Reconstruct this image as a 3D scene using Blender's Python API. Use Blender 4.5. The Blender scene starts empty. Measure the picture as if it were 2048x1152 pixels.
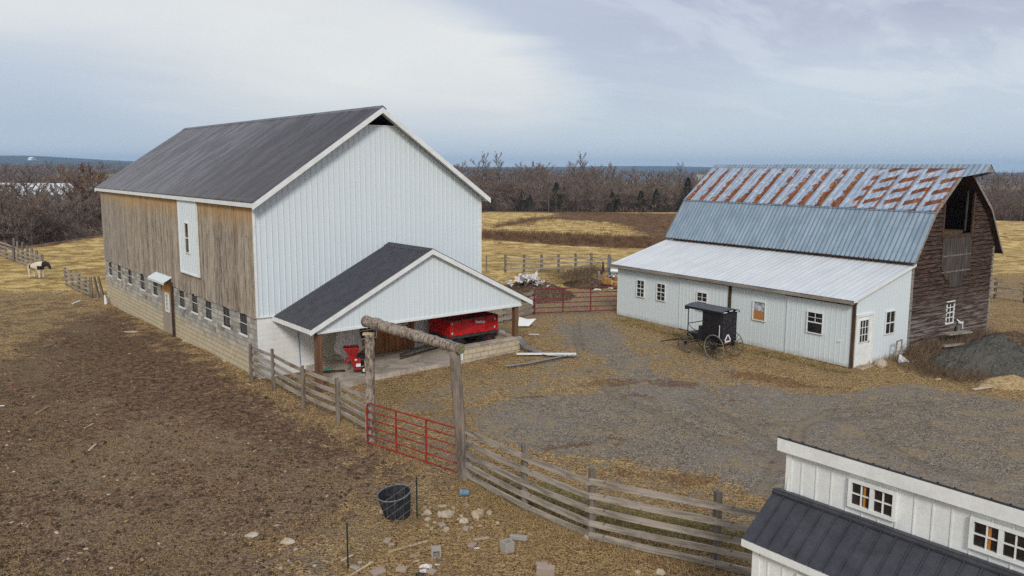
import bpy, math, random
import numpy as np
from mathutils import Vector, Matrix
R = math.radians
random.seed(7); rng = np.random.default_rng(7)
scene = bpy.context.scene
COL = scene.collection

# ------------------------------------------------------------------ camera
CH, FPX, PITCH, ROLL, SY = 8.0, 1560.32, 0.1313, 0.0051, -33.17
cam_d = bpy.data.cameras.new("camera"); cam = bpy.data.objects.new("camera", cam_d); COL.objects.link(cam)
cam_d.sensor_width = 36.0; cam_d.lens = FPX / 2048 * 36.0; cam_d.shift_y = SY / 2048
cam_d.clip_start = 0.2; cam_d.clip_end = 20000
cam.matrix_world = Matrix.Translation((0, 0, CH)) @ Matrix.Rotation(math.pi / 2 - PITCH, 4, 'X') @ Matrix.Rotation(ROLL, 4, 'Z')
scene.camera = cam

# ------------------------------------------------------------------ sky, sun, exposure
SUN_EL, SUN_AZ = R(33), R(176)      # azimuth clockwise from +Y: behind the viewer
def nset(n, **k):
    for a, b in k.items(): setattr(n, a, b)
    return n
class NT:
    """tiny wrapper to write node graphs as expressions"""
    def __init__(s, tree): s.t = tree; s.n = tree.nodes; s.l = tree.links
    def put(s, sock, v):
        if hasattr(v, 'is_output'): s.l.new(v, sock)
        else:
            if isinstance(v, (tuple, list)) and sock.type == 'RGBA' and len(v) == 3: v = (*v, 1)
            sock.default_value = v
    def m(s, op, a, b=0.0, c=0.0, clamp=False):
        n = s.n.new('ShaderNodeMath'); n.operation = op; n.use_clamp = clamp
        s.put(n.inputs[0], a); s.put(n.inputs[1], b); s.put(n.inputs[2], c)
        return n.outputs[0]
    def ss(s, x, a, b):
        n = s.n.new('ShaderNodeMapRange'); n.interpolation_type = 'SMOOTHSTEP'
        s.put(n.inputs[0], x); s.put(n.inputs[1], a); s.put(n.inputs[2], b); n.inputs[3].default_value = 0; n.inputs[4].default_value = 1
        return n.outputs[0]
    def mix(s, f, a, b, mode='MIX'):
        n = s.n.new('ShaderNodeMix'); n.data_type = 'RGBA'; n.blend_type = mode; n.clamp_factor = True
        s.put(n.inputs[0], f); s.put(n.inputs[6], a); s.put(n.inputs[7], b)
        return n.outputs[2]
    def noise(s, vec, scale, detail=4, rough=.55, dist=0.0, dims='3D', w=0.0):
        n = s.n.new('ShaderNodeTexNoise'); n.noise_dimensions = dims
        s.put(n.inputs['Vector'], vec); s.put(n.inputs['Scale'], scale); s.put(n.inputs['Detail'], detail)
        s.put(n.inputs['Roughness'], rough); s.put(n.inputs['Distortion'], dist)
        return n.outputs[0]
    def vor(s, vec, scale, feature='F1', rand=1.0):
        n = s.n.new('ShaderNodeTexVoronoi'); n.feature = feature
        s.put(n.inputs['Vector'], vec); s.put(n.inputs['Scale'], scale); s.put(n.inputs['Randomness'], rand)
        return n
    def coord(s, k='Object'): return s.n.new('ShaderNodeTexCoord').outputs[k]
    def geo(s, k): return s.n.new('ShaderNodeNewGeometry').outputs[k]
    def sep(s, v):
        n = s.n.new('ShaderNodeSeparateXYZ'); s.put(n.inputs[0], v); return n.outputs
    def comb(s, x, y, z):
        n = s.n.new('ShaderNodeCombineXYZ'); s.put(n.inputs[0], x); s.put(n.inputs[1], y); s.put(n.inputs[2], z); return n.outputs[0]
    def vm(s, op, a, b):
        n = s.n.new('ShaderNodeVectorMath'); n.operation = op; s.put(n.inputs[0], a); s.put(n.inputs[1], b)
        return n.outputs['Value' if op == 'DOT_PRODUCT' else 'Vector']
    def attr(s, name):
        n = s.n.new('ShaderNodeAttribute'); n.attribute_name = name; return n.outputs['Fac']
    def bump(s, h, strength=.5, dist=.02):
        n = s.n.new('ShaderNodeBump'); s.put(n.inputs['Strength'], strength); s.put(n.inputs['Distance'], dist); s.put(n.inputs['Height'], h)
        return n.outputs[0]

world = bpy.data.worlds.new("World"); scene.world = world; world.use_nodes = True
wt = NT(world.node_tree); wt.n.clear()
sky = wt.n.new('ShaderNodeTexSky'); sky.sky_type = 'NISHITA'; sky.sun_disc = False
sky.sun_elevation = SUN_EL; sky.sun_rotation = SUN_AZ; sky.air_density = 1.2; sky.dust_density = 2.0
dvec = wt.coord('Generated'); dx, dy, dz = wt.sep(dvec)
zc = wt.m('MAXIMUM', dz, 0.0)
zz = wt.m('ADD', zc, 0.07)
px_, py_ = wt.m('DIVIDE', dx, zz), wt.m('DIVIDE', dy, zz)
flat = wt.comb(px_, py_, 0.0)
rot = wt.comb(wt.m('ADD', wt.m('MULTIPLY', px_, .35), wt.m('MULTIPLY', py_, .35)), wt.m('SUBTRACT', wt.m('MULTIPLY', px_, .9), wt.m('MULTIPLY', py_, .9)), 0.0)
n_big = wt.noise(flat, .32, 5, .55, .5)
n_str = wt.noise(rot, .55, 7, .6, 1.0)
az = wt.m('DIVIDE', dx, wt.m('MAXIMUM', dy, .05))
base = wt.mix(wt.ss(zc, .0, .30), (.43, .50, .58), (.46, .475, .53))
wisp = wt.mix(wt.ss(n_str, .36, .68), (.27, .285, .40), (.54, .565, .62))
up_r = wt.m('MULTIPLY', wt.ss(az, -.10, .22), wt.ss(zc, .07, .24))
c1 = wt.mix(up_r, base, wisp)
c1 = wt.mix(wt.m('MULTIPLY', wt.ss(wt.noise(rot, .9, 6, .6, .6), .48, .62), wt.m('MULTIPLY', wt.ss(zc, .02, .10), .45)), c1, (.57, .60, .64))
# the bright smooth bank of cloud over the barn
n_edge = wt.noise(flat, .55, 6, .6, .8)
bx = wt.m('ADD', az, wt.m('MULTIPLY', wt.m('SUBTRACT', n_edge, .5), .26))
zq = wt.m('SUBTRACT', zc, .085)
lobe = wt.m('SUBTRACT', .09, wt.m('MULTIPLY', wt.m('MULTIPLY', zq, zq), 13.0))
rim = wt.m('MULTIPLY', wt.m('MULTIPLY', wt.ss(wt.m('SUBTRACT', bx, lobe), -.01, .05), wt.ss(wt.m('SUBTRACT', bx, lobe), .30, .08)), wt.ss(zc, .03, .10))
c1 = wt.mix(wt.m('MULTIPLY', rim, .55), c1, (.35, .385, .475))
bank = wt.m('MULTIPLY', wt.ss(wt.m('SUBTRACT', lobe, bx), -.03, .08), wt.ss(zc, .0, .13))
c2 = wt.mix(wt.m('MULTIPLY', bank, .85), c1, wt.mix(wt.ss(n_big, .3, .7), (.57, .57, .56), (.66, .65, .625)))
# blue grey band low on the left and right
band = wt.m('MULTIPLY', wt.ss(wt.m('ADD', az, wt.m('MULTIPLY', n_edge, .15)), -.18, -.52), wt.m('MULTIPLY', wt.ss(wt.m('ADD', zc, wt.m('MULTIPLY', n_big, .06)), .22, .10), wt.ss(zc, .0, .05)))
c3 = wt.mix(wt.m('MULTIPLY', band, .62), c2, (.27, .35, .50))
low = wt.m('MULTIPLY', wt.ss(zc, .06, .0), .75)
c4 = wt.mix(low, c3, (.43, .51, .60))
cloud10 = wt.vm('SCALE', c4, (0, 0, 0)); cloud10.node.inputs['Scale'].default_value = 10.0
mixs = wt.mix(.88, sky.outputs[0], cloud10)
bg = wt.n.new('ShaderNodeBackground'); wt.put(bg.inputs[0], mixs); bg.inputs[1].default_value = 0.1
wo = wt.n.new('ShaderNodeOutputWorld'); wt.l.new(bg.outputs[0], wo.inputs[0])

sun_d = bpy.data.lights.new("sun", 'SUN'); sun_d.energy = 1.5; sun_d.angle = R(13); sun_d.color = (1, .96, .90)
sun = bpy.data.objects.new("sun", sun_d); COL.objects.link(sun)
sdir = Vector((math.sin(SUN_AZ) * math.cos(SUN_EL), math.cos(SUN_AZ) * math.cos(SUN_EL), math.sin(SUN_EL)))
sun.rotation_euler = sdir.to_track_quat('Z', 'Y').to_euler()

scene.view_settings.view_transform = 'Standard'; scene.view_settings.look = 'None'
scene.view_settings.exposure = 0.46; scene.view_settings.gamma = 1.0
scene.render.engine = 'CYCLES'
scene.cycles.use_denoising = False
scene.cycles.max_bounces = 6; scene.cycles.diffuse_bounces = 5; scene.cycles.volume_bounces = 0
scene.cycles.caustics_reflective = False; scene.cycles.caustics_refractive = False

# ------------------------------------------------------------------ frames of the place
A2 = np.array([-9.634, 28.987]); BYAW = 0.6897
GV = np.array([math.cos(BYAW), math.sin(BYAW)]); LV = np.array([-GV[1], GV[0]])
D2 = np.array([13.814, 31.034]); DYAW = math.atan2(.56782, .82316)
NV = np.array([math.cos(DYAW), math.sin(DYAW)]); MV = np.array([-NV[1], NV[0]])
P2 = np.array([3.59, 11.49])
EDGE = [(-400, 40), (-200, 52), (-60, 70), (-48.6, 78), (-48, 91), (-5, 151), (30, 147), (80, 128), (200, 110), (500, 90)]
EX, EY = [e[0] for e in EDGE], [e[1] for e in EDGE]
def smooth(t): t = np.clip(t, 0, 1); return t * t * (3 - 2 * t)
def wob(x, y, s, k):     # cheap smooth noise
    return (np.sin(x / s + 1.3 * k + 1.7 * np.sin(y / (1.37 * s) + k)) + np.sin(y / (.83 * s) + 2.1 * k + 1.5 * np.sin(x / (1.61 * s) - k))) * .5
def hgt(x, y):
    x = np.asarray(x, float); y = np.asarray(y, float)
    Bx, By = -25.06, 47.69
    near = -.35 * np.exp(-(((x - Bx) ** 2 + (y - By) ** 2) / 14 ** 2)) + .16 * np.exp(-(((x + .6) ** 2 + (y - 32.6) ** 2) / 4.5 ** 2))
    near = near + .035 * wob(x, y, 2.3, 1) + .02 * wob(x, y, .8, 4) * (y < 70)
    z = near - .7 * np.exp(-((y - 86 + .35 * x * 0) / 7) ** 2) * smooth((x + 12) / 12)
    z = z + .35 * wob(x, y, 17, 3) * smooth((y - 70) / 40)
    ye = np.interp(x, EX, EY); t = smooth((y - ye) / 28.0)
    d = np.hypot(x, y); a = x / np.maximum(y, 1.0)
    low = np.interp(d, [0, 150, 400, 700, 1300, 2400, 9000], [-5.5, -5.5, -6, -3, -16, -40, -40]) + 1.5 * wob(x, y, 60, 2)
    low = low + smooth((-.25 - a) / .3) * np.interp(d, [0, 250, 600, 1000, 1500, 2400, 3000], [0, 0, 4, 7, 20, 34, 40])
    topz = 8 + 4300 * np.interp(a, [-.8, -.62, -.5, -.3, .0, .2, .45, .62, .75], [.0105, .0112, .0068, .004, .0012, .0016, -.0002, -.0010, .001])
    topz = topz + 11.0 * wob(x, y, 760, 5) + 5.0 * wob(x, y, 270, 8) + 1.0 * wob(x, y, 90, 6)
    s = smooth((d - 2600) / 1700.0)
    low = low * (1 - s) + topz * s
    return z * (1 - t) + low * t
def gz(x, y): return float(hgt(x, y))
def ray(px, py):
    ex, ey = px - 1024, py - 576 - SY
    X = math.cos(ROLL) * ex + math.sin(ROLL) * ey; Y = -math.sin(ROLL) * ex + math.cos(ROLL) * ey
    cp, sp = math.cos(PITCH), math.sin(PITCH); u = -Y / FPX
    return X / FPX, cp + u * sp, -sp + u * cp
def G(px, py, z=None):
    """the point of the ground (or of level z) that the photograph shows at a pixel"""
    a, b, c = ray(px, py); zz = 0.0 if z is None else z
    for _ in range(8 if z is None else 1):
        t = (zz - CH) / c; x, y = a * t, b * t
        if z is None: zz = gz(x, y)
    return Vector((x, y, zz))
def at(px, py, Y):
    a, b, c = ray(px, py); t = Y / b
    return Vector((a * t, Y, CH + c * t))

# ------------------------------------------------------------------ mesh helpers
class MB:
    def __init__(s): s.v = []; s.f = []
    def face(s, *pts):
        n = len(s.v); s.v.extend([tuple(p) for p in pts]); s.f.append(tuple(range(n, n + len(pts)))); return s
    def poly8(s, p):
        n = len(s.v); s.v.extend([tuple(q) for q in p])
        for q in ((0, 3, 2, 1), (4, 5, 6, 7), (0, 1, 5, 4), (1, 2, 6, 5), (2, 3, 7, 6), (3, 0, 4, 7)): s.f.append(tuple(n + i for i in q))
        return s
    def box(s, x0, x1, y0, y1, z0, z1, fn=None):
        p = [(x0, y0, z0), (x1, y0, z0), (x1, y1, z0), (x0, y1, z0), (x0, y0, z1), (x1, y0, z1), (x1, y1, z1), (x0, y1, z1)]
        return s.poly8([fn(*q) for q in p] if fn else p)
    def obox(s, c, h, rot=None):
        rot = rot or Matrix.Identity(3); c = Vector(c)
        return s.box(-h[0], h[0], -h[1], h[1], -h[2], h[2], lambda x, y, z: c + rot @ Vector((x, y, z)))
    def beam(s, p, q, w, h, up=(0, 0, 1)):
        p, q = Vector(p), Vector(q); d = (q - p); L = d.length; d.normalize()
        side = d.cross(Vector(up)); side = side.normalized() if side.length > 1e-4 else Vector((1, 0, 0)); u = side.cross(d)
        return s.box(0, L, -w / 2, w / 2, -h / 2, h / 2, lambda x, y, z: p + d * x + side * y + u * z)
    def tube(s, pts, rad, n=8, cap=True):
        pts = [Vector(p) for p in pts]; rad = rad if isinstance(rad, (list, tuple)) else [rad] * len(pts)
        base = len(s.v); prev = None
        for i, p in enumerate(pts):
            d = (pts[min(i + 1, len(pts) - 1)] - pts[max(i - 1, 0)]).normalized()
            a = prev if prev is not None else (Vector((0, 0, 1)) if abs(d.z) < .9 else Vector((1, 0, 0)))
            x = (a - d * a.dot(d)).normalized(); prev = x; y = d.cross(x)
            for k in range(n):
                t = 2 * math.pi * k / n; s.v.append(tuple(p + (x * math.cos(t) + y * math.sin(t)) * rad[i]))
        for i in range(len(pts) - 1):
            for k in range(n):
                a, b = base + i * n + k, base + i * n + (k + 1) % n
                s.f.append((a, b, b + n, a + n))
        if cap:
            s.f.append(tuple(base + k for k in reversed(range(n)))); e = base + (len(pts) - 1) * n; s.f.append(tuple(e + k for k in range(n)))
        return s
    def lathe(s, prof, c=(0, 0, 0), n=24, sx=1, sy=1):
        base = len(s.v)
        for r, z in prof:
            for k in range(n):
                t = 2 * math.pi * k / n; s.v.append((c[0] + r * math.cos(t) * sx, c[1] + r * math.sin(t) * sy, c[2] + z))
        for i in range(len(prof) - 1):
            for k in range(n):
                a, b = base + i * n + k, base + i * n + (k + 1) % n; s.f.append((a, b, b + n, a + n))
        return s
    def ring(s, c, axis, r, t, n=28, m=6):   # torus about axis
        c = Vector(c); ax = Vector(axis).normalized(); x = (Vector((0, 0, 1)) - ax * ax.z).normalized(); y = ax.cross(x); base = len(s.v)
        for i in range(n):
            a = 2 * math.pi * i / n; rd = x * math.cos(a) + y * math.sin(a)
            for k in range(m):
                b = 2 * math.pi * k / m; s.v.append(tuple(c + rd * (r + t * math.cos(b)) + ax * t * math.sin(b)))
        for i in range(n):
            for k in range(m):
                s.f.append((base + i * m + k, base + ((i + 1) % n) * m + k, base + ((i + 1) % n) * m + (k + 1) % m, base + i * m + (k + 1) % m))
        return s
    def sheet(s, prof, bot, top, fn):
        """ribbed sheet: prof = [(u, off)], from bot(u) to top(u), fn(u, v, off) -> point"""
        base = len(s.v)
        for u, o in prof: s.v.append(tuple(fn(u, bot(u), o))); s.v.append(tuple(fn(u, top(u), o)))
        for i in range(len(prof) - 1): a = base + 2 * i; s.f.append((a, a + 2, a + 3, a + 1))
        return s
    def rock(s, c, r, sq=(1, 1, .7), seed=0, sub=1):
        rr = random.Random(seed); c = Vector(c); base = len(s.v); n, m = 9, 6
        ph = [rr.uniform(0, 6.28) for _ in range(6)]
        for i in range(m + 1):
            th = math.pi * i / m
            for k in range(n):
                a = 2 * math.pi * k / n
                w = 1 + .16 * math.sin(2 * a + ph[0]) * math.sin(th) + .13 * math.sin(3 * a + ph[1] + th * 2) + .1 * math.sin(2 * th + ph[2]) + rr.uniform(-.06, .06)
                s.v.append(tuple(c + Vector((math.sin(th) * math.cos(a) * sq[0], math.sin(th) * math.sin(a) * sq[1], math.cos(th) * sq[2])) * r * w))
        for i in range(m):
            for k in range(n):
                a, b = base + i * n + k, base + i * n + (k + 1) % n; s.f.append((a, a + n, b + n, b))
        return s
    def build(s, name, mat, parent=None, loc=None, rz=0.0, smooth_=False, matrix=None):
        me = bpy.data.meshes.new(name); me.from_pydata(s.v, [], s.f); me.update()
        if smooth_: me.polygons.foreach_set('use_smooth', [True] * len(me.polygons))
        if mat: me.materials.append(mat)
        o = bpy.data.objects.new(name, me); COL.objects.link(o)
        if parent: o.parent = parent
        if loc is not None: o.location = loc
        if rz: o.rotation_euler = (0, 0, rz)
        if matrix is not None: o.matrix_basis = matrix
        return o
def tag(o, label=None, cat=None, group=None, kind=None):
    if label: o['label'] = label
    if cat: o['category'] = cat
    if group: o['group'] = group
    if kind: o['kind'] = kind
    return o
def empty(name, loc, rz=0.0):
    o = bpy.data.objects.new(name, None); COL.objects.link(o); o.location = loc; o.rotation_euler = (0, 0, rz); o.empty_display_size = .2; return o
def kids(o): return list(o.children)
def copy_tree(o, parent=None):
    c = o.copy(); COL.objects.link(c); c.parent = parent
    for ch in kids(o): copy_tree(ch, c)
    return c
def bigmesh(name, verts, faces_flat, k, mat, parent=None):
    """numpy arrays -> one mesh of k-gons"""
    me = bpy.data.meshes.new(name); nv = len(verts); nf = len(faces_flat) // k
    me.vertices.add(nv); me.vertices.foreach_set('co', np.asarray(verts, np.float32).ravel())
    me.loops.add(nf * k); me.loops.foreach_set('vertex_index', np.asarray(faces_flat, np.int32))
    me.polygons.add(nf); me.polygons.foreach_set('loop_start', np.arange(0, nf * k, k, dtype=np.int32)); me.polygons.foreach_set('loop_total', np.full(nf, k, np.int32))
    me.update(calc_edges=True)
    if mat: me.materials.append(mat)
    o = bpy.data.objects.new(name, me); COL.objects.link(o)
    if parent: o.parent = parent
    return o

# ------------------------------------------------------------------ materials
def mat(name, fn, rough=.8, metal=0.0, spec=.3):
    m = bpy.data.materials.new(name); m.use_nodes = True; t = NT(m.node_tree); b = t.n['Principled BSDF']
    b.inputs['Roughness'].default_value = rough; b.inputs['Metallic'].default_value = metal; b.inputs['Specular IOR Level'].default_value = spec
    r = fn(t) if callable(fn) else fn
    if isinstance(r, dict):
        for k, v in r.items():
            t.put(b.inputs[k], v)
    else: t.put(b.inputs['Base Color'], r)
    return m
def speck(c, amt=.12, scale=6.0, c2=None, bump=0.0, stretch=(1, 1, 1)):
    def f(t):
        v = t.vm('MULTIPLY', t.coord(), stretch)
        n = t.noise(v, scale, 6, .65); n2 = t.noise(v, scale * 7, 3, .6)
        k = t.m('ADD', t.m('MULTIPLY', n, .65), t.m('MULTIPLY', n2, .35))
        lo = tuple(max(0, x * (1 - 2.2 * amt)) for x in c); hi = tuple(x * (1 + 1.6 * amt) for x in c) if c2 is None else c2
        col = t.mix(t.ss(k, .36, .64), lo, hi)
        d = {'Base Color': col}
        if bump: d['Normal'] = t.bump(k, .6, bump)
        return d
    return f
M = {}
M['white'] = mat('white_painted_metal', lambda t: {'Base Color': t.mix(t.m('MULTIPLY', t.ss(t.m('ADD', t.sep(t.coord())[2], t.m('MULTIPLY', t.noise(t.coord(), 3.0, 6, .7), .5)), .52, .22), .55), t.mix(t.m('MULTIPLY', t.ss(t.m('FRACT', t.m('DIVIDE', t.m('ADD', t.m('ADD', t.sep(t.coord())[0], t.sep(t.coord())[1]), 23.5), .235)), .86, .90), .22), t.mix(t.noise(t.coord(), .9, 6, .7), (.62, .70, .725), (.69, .755, .775)), (.32, .36, .38)), (.33, .27, .19))}, .5)  # dark line at each rib paints its shade and lap seam; mud splash below
M['trim'] = mat('white_trim', speck((.74, .76, .74), .04, 3), .5)
M['paintblock'] = None
def f_block(paint):
    def f(t):
        x, y, z = t.sep(t.coord())
        v = t.comb(t.m('ADD', x, y), z, 0.0)
        b = t.n.new('ShaderNodeTexBrick'); b.offset = .5
        t.put(b.inputs['Vector'], v); b.inputs['Scale'].default_value = 1; b.inputs['Brick Width'].default_value = .42; b.inputs['Row Height'].default_value = .205
        b.inputs['Mortar Size'].default_value = .014; b.inputs['Mortar Smooth'].default_value = .3; b.inputs['Bias'].default_value = 0
        if paint:
            b.inputs['Color1'].default_value = (.80, .81, .79, 1); b.inputs['Color2'].default_value = (.76, .77, .75, 1); b.inputs['Mortar'].default_value = (.71, .72, .70, 1)
            col = t.mix(t.m('MULTIPLY', t.ss(t.noise(v, 2.2, 6, .7), .52, .72), .35), b.outputs[0], (.42, .42, .36))
        else:
            b.inputs['Color1'].default_value = (0, 0, 0, 1); b.inputs['Color2'].default_value = (1, 1, 1, 1); b.inputs['Mortar'].default_value = (.5, .5, .5, 1)
            rnd = t.sep(b.outputs[0])[0]
            col = t.mix(rnd, (.23, .215, .185), (.62, .58, .49))
            col = t.mix(t.ss(rnd, .955, .965), col, (.13, .10, .08))
            col = t.mix(t.m('MULTIPLY', t.ss(t.noise(v, 1.1, 6, .7, .6), .42, .68), .7), col, (.20, .215, .22))
            st = t.m('MULTIPLY', t.ss(t.m('ADD', z, t.m('MULTIPLY', t.noise(v, .9, 5, .6), 1.1)), 1.80, 1.05), .80)
            col = t.mix(st, col, t.mix(t.noise(v, 3, 4), (.44, .34, .18), (.78, .65, .40)))
            col = t.mix(t.m('MULTIPLY', b.outputs[1], .85), col, (.13, .12, .10))
        col = t.mix(.08 if paint else .25, col, t.mix(t.noise(v, 18, 5, .7), (.10, .10, .09), (.60, .58, .54)))
        h = t.m('SUBTRACT', t.m('MULTIPLY', t.noise(v, 30, 4), .3), b.outputs[1])
        return {'Base Color': col, 'Normal': t.bump(h, .2 if paint else .5, .012)}
    return f
M['block'] = mat('concrete_block', f_block(False), .9, spec=.15)
M['paintblock'] = mat('painted_block', f_block(True), .7)
def f_roofdark(t):
    v = t.coord(); n = t.noise(t.vm('MULTIPLY', v, (.25, 1, .25)), 1.7, 6, .65)
    rb = t.m('FRACT', t.m('DIVIDE', t.m('ADD', t.sep(v)[1], .52), .205)); rib_shade = t.m('MULTIPLY', t.m('MULTIPLY', t.ss(rb, .42, .55), t.ss(rb, .80, .65)), .75)  # rib shading painted into the colour along each rib flank
    return {'Base Color': t.mix(rib_shade, t.mix(t.ss(n, .40, .60), (.076, .078, .092), (.150, .153, .176)), (.022, .021, .026)), 'Roughness': t.m('ADD', .38, t.m('MULTIPLY', n, .25))}
M['roof'] = mat('dark_roof_metal', f_roofdark, .5, spec=.5)
def f_roofblack(t):
    v = t.coord(); n = t.noise(v, 2.5, 6, .7); n2 = t.noise(v, 60, 2)
    return {'Base Color': t.mix(t.ss(t.m('ADD', t.m('MULTIPLY', n, .7), t.m('MULTIPLY', n2, .3)), .35, .65), (.026, .027, .034), (.052, .053, .064)), 'Roughness': t.m('ADD', .35, t.m('MULTIPLY', n, .3))}
M['roofblack'] = mat('black_roof_metal', f_roofblack, .5, spec=.45)
def f_plank(t):
    v = t.coord(); x, y, z = t.sep(v); rnd = t.geo('Random Per Island')
    sv = t.comb(t.m('ADD', t.m('MULTIPLY', x, 6), t.m('MULTIPLY', rnd, 90)), t.m('MULTIPLY', y, 6), t.m('MULTIPLY', z, .45))
    grain = t.noise(sv, 3.5, 7, .7, .4)
    gray = t.mix(rnd, (.165, .125, .085), (.50, .415, .305))
    col = t.mix(t.ss(grain, .42, .60), t.mix(.5, gray, (.065, .052, .042)), t.mix(.55, gray, (.56, .50, .42)))
    pale = t.m('MULTIPLY', t.ss(t.noise(sv, 1.1, 4, .6), .56, .64), .65)
    col = t.mix(pale, col, (.42, .39, .33))
    warm = t.ss(t.m('ADD', z, t.m('MULTIPLY', t.m('SUBTRACT', t.noise(sv, .9, 5, .7), .5), 2.6)), 5.35, 6.75)
    col = t.mix(t.m('MULTIPLY', warm, .9), col, t.mix(grain, (.33, .155, .035), (.60, .40, .17)))
    cool = t.m('MULTIPLY', t.ss(y, 16, 24), .4)
    col = t.mix(cool, col, (.27, .26, .245))
    return {'Base Color': col, 'Normal': t.bump(grain, .5, .01)}
M['plank'] = mat('weathered_planks', f_plank, .85, spec=.15)
def f_wood(lo, hi, scale=2.0, ax=0, pale=None):
    def f(t):
        v = t.coord(); s = [14, 14, 14]; s[ax] = 1.2
        sv = t.vm('MULTIPLY', v, tuple(s)); rnd = t.m('ADD', t.geo('Random Per Island'), t.n.new('ShaderNodeObjectInfo').outputs['Random'])
        n = t.noise(t.vm('ADD', sv, t.comb(t.m('MULTIPLY', rnd, 50), 0.0, 0.0)), scale * .35, 7, .7, .5)
        col = t.mix(t.ss(n, .34, .66), lo, hi)
        col = t.mix(t.m('MULTIPLY', t.ss(t.noise(v, 5, 3), .66, .74), .6), col, tuple(x * .35 for x in lo))
        if pale: col = t.mix(t.m('MULTIPLY', t.ss(t.noise(v, 1.3, 4), .5, .7), .6), col, pale)
        return {'Base Color': col, 'Normal': t.bump(n, .4, .008)}
    return f
M['rail'] = mat('grey_fence_board', f_wood((.16, .135, .108), (.41, .36, .30), pale=(.37, .335, .29)), .85, spec=.15)
M['post'] = mat('grey_fence_post', f_wood((.095, .078, .064), (.24, .205, .17), ax=2), .85, spec=.15)
M['darkpost'] = mat('dark_brown_post', f_wood((.040, .024, .016), (.115, .068, .042), ax=2), .85, spec=.15)
M['brownpost'] = mat('brown_porch_post', f_wood((.11, .055, .028), (.22, .12, .065), ax=2), .8, spec=.2)
M['stainwood'] = mat('stained_wood_door', f_wood((.17, .058, .018), (.42, .18, .062), ax=2), .6, spec=.3)
M['freshwood'] = mat('pale_sawn_wood', f_wood((.36, .27, .17), (.58, .47, .33)), .8)
M['doorwood'] = mat('old_wood_door', lambda t: {'Base Color': t.mix(t.ss(t.m('ADD', t.sep(t.coord())[2], t.m('MULTIPLY', t.noise(t.vm('MULTIPLY', t.coord(), (6, 6, 1)), 1, 5), .8)), 1.9, 2.5), t.mix(t.noise(t.vm('MULTIPLY', t.coord(), (14, 14, 1)), 1.5, 6), (.20, .17, .13), (.42, .36, .28)), (.50, .26, .07))}, .8)
def f_log(t):
    v = t.coord(); sv = t.vm('MULTIPLY', v, (1, 1, .35))
    n = t.noise(sv, 14, 8, .72, .3); n2 = t.noise(v, 3, 5, .6)
    col = t.mix(t.ss(n, .36, .62), (.075, .055, .042), (.38, .32, .26)); col = t.mix(t.m('MULTIPLY', t.ss(n2, .5, .66), .45), col, (.42, .37, .30))
    return {'Base Color': col, 'Normal': t.bump(n, .9, .03)}
M['log'] = mat('bark_log', f_log, .9, spec=.1)
M['barelog'] = mat('grey_bare_log', f_wood((.10, .078, .062), (.27, .22, .18), ax=2, pale=(.26, .22, .18)), .85, spec=.15)
M['cutend'] = mat('cut_log_end', speck((.20, .19, .11), .25, 12), .9)
M['red'] = mat('red_gate_paint', speck((.27, .028, .022), .2, 5), .45)
M['darkred'] = mat('dark_red_gate_paint', speck((.17, .022, .022), .15, 5), .5)
M['wagonred'] = mat('red_wagon_paint', speck((.50, .018, .018), .18, 4), .45)
M['machinered'] = mat('red_machine_paint', speck((.33, .022, .02), .15, 6), .4)
M['black'] = mat('black_paint', speck((.012, .011, .014), .2, 5), .45, spec=.4)
M['blackroof'] = mat('dark_grey_canvas', speck((.085, .09, .10), .15, 6), .7)
M['tyre'] = mat('tyre_rubber', speck((.022, .021, .02), .2, 8), .85)
M['steel'] = mat('grey_steel', speck((.30, .31, .32), .1, 8), .4, .6)
M['darkmetal'] = mat('dark_frame_metal', speck((.05, .045, .04), .25, 8), .7)
M['glass'] = mat('dark_window_glass', speck((.020, .018, .020), .3, 1.5), .12, spec=.6)
M['oldglass'] = mat('dusty_barn_glass', f_wood((.030, .030, .032), (.10, .105, .105), ax=2), .35, spec=.5)
M['dark'] = mat('dark_opening', (.006, .005, .005, 1), .9)
M['concrete'] = mat('stained_concrete', lambda t: {'Base Color': t.mix(t.ss(t.noise(t.coord(), 1.1, 8, .7, .6), .36, .66), (.27, .225, .18), (.52, .46, .38))}, .9)
M['curb'] = mat('grey_green_block', f_block(False), .9)
M['wheelwood'] = mat('weathered_wheel', speck((.13, .105, .075), .3, 10), .8)
M['cream'] = mat('cream_paint', speck((.62, .58, .47), .06, 3), .6)
M['plastic'] = mat('white_sheeting', speck((.62, .60, .58), .08, 4), .4)
def f_galv(t):
    v = t.coord(); x, y, z = t.sep(v); n = t.noise(t.vm('MULTIPLY', v, (.4, 1, .4)), 2.0, 6, .65)
    col = t.mix(t.ss(n, .3, .7), (.22, .30, .37), (.34, .43, .51))
    rb = t.m('FRACT', t.m('DIVIDE', t.m('ADD', y, .31 + 23.5), .235)); col = t.mix(t.m('MULTIPLY', t.ss(rb, .72, .80), .8), col, (.105, .14, .18))  # dark rib lines are shade put into the base colour
    lap = t.m('FRACT', t.m('DIVIDE', t.m('ADD', y, 30.0), .70)); c = t.noise(t.comb(y, t.m('MULTIPLY', z, .25), 0.0), 4.0, 3)
    spots = t.m('MULTIPLY', t.ss(t.noise(t.comb(t.m('MULTIPLY', y, 6), t.m('MULTIPLY', z, 1.4), 0.0), 1.3, 3, .5), .73, .76), 1.0)
    col = t.mix(spots, col, (.34, .14, .04))
    topr = t.m('MULTIPLY', t.ss(z, 5.5, 6.25), t.m('MULTIPLY', t.ss(lap, .93, .99), t.ss(c, .45, .6)))
    return {'Base Color': t.mix(topr, col, (.22, .10, .05)), 'Roughness': t.m('ADD', .38, t.m('MULTIPLY', n, .2))}
M['galv'] = mat('galvanised_roof', f_galv, .45, .25, .5)
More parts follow.
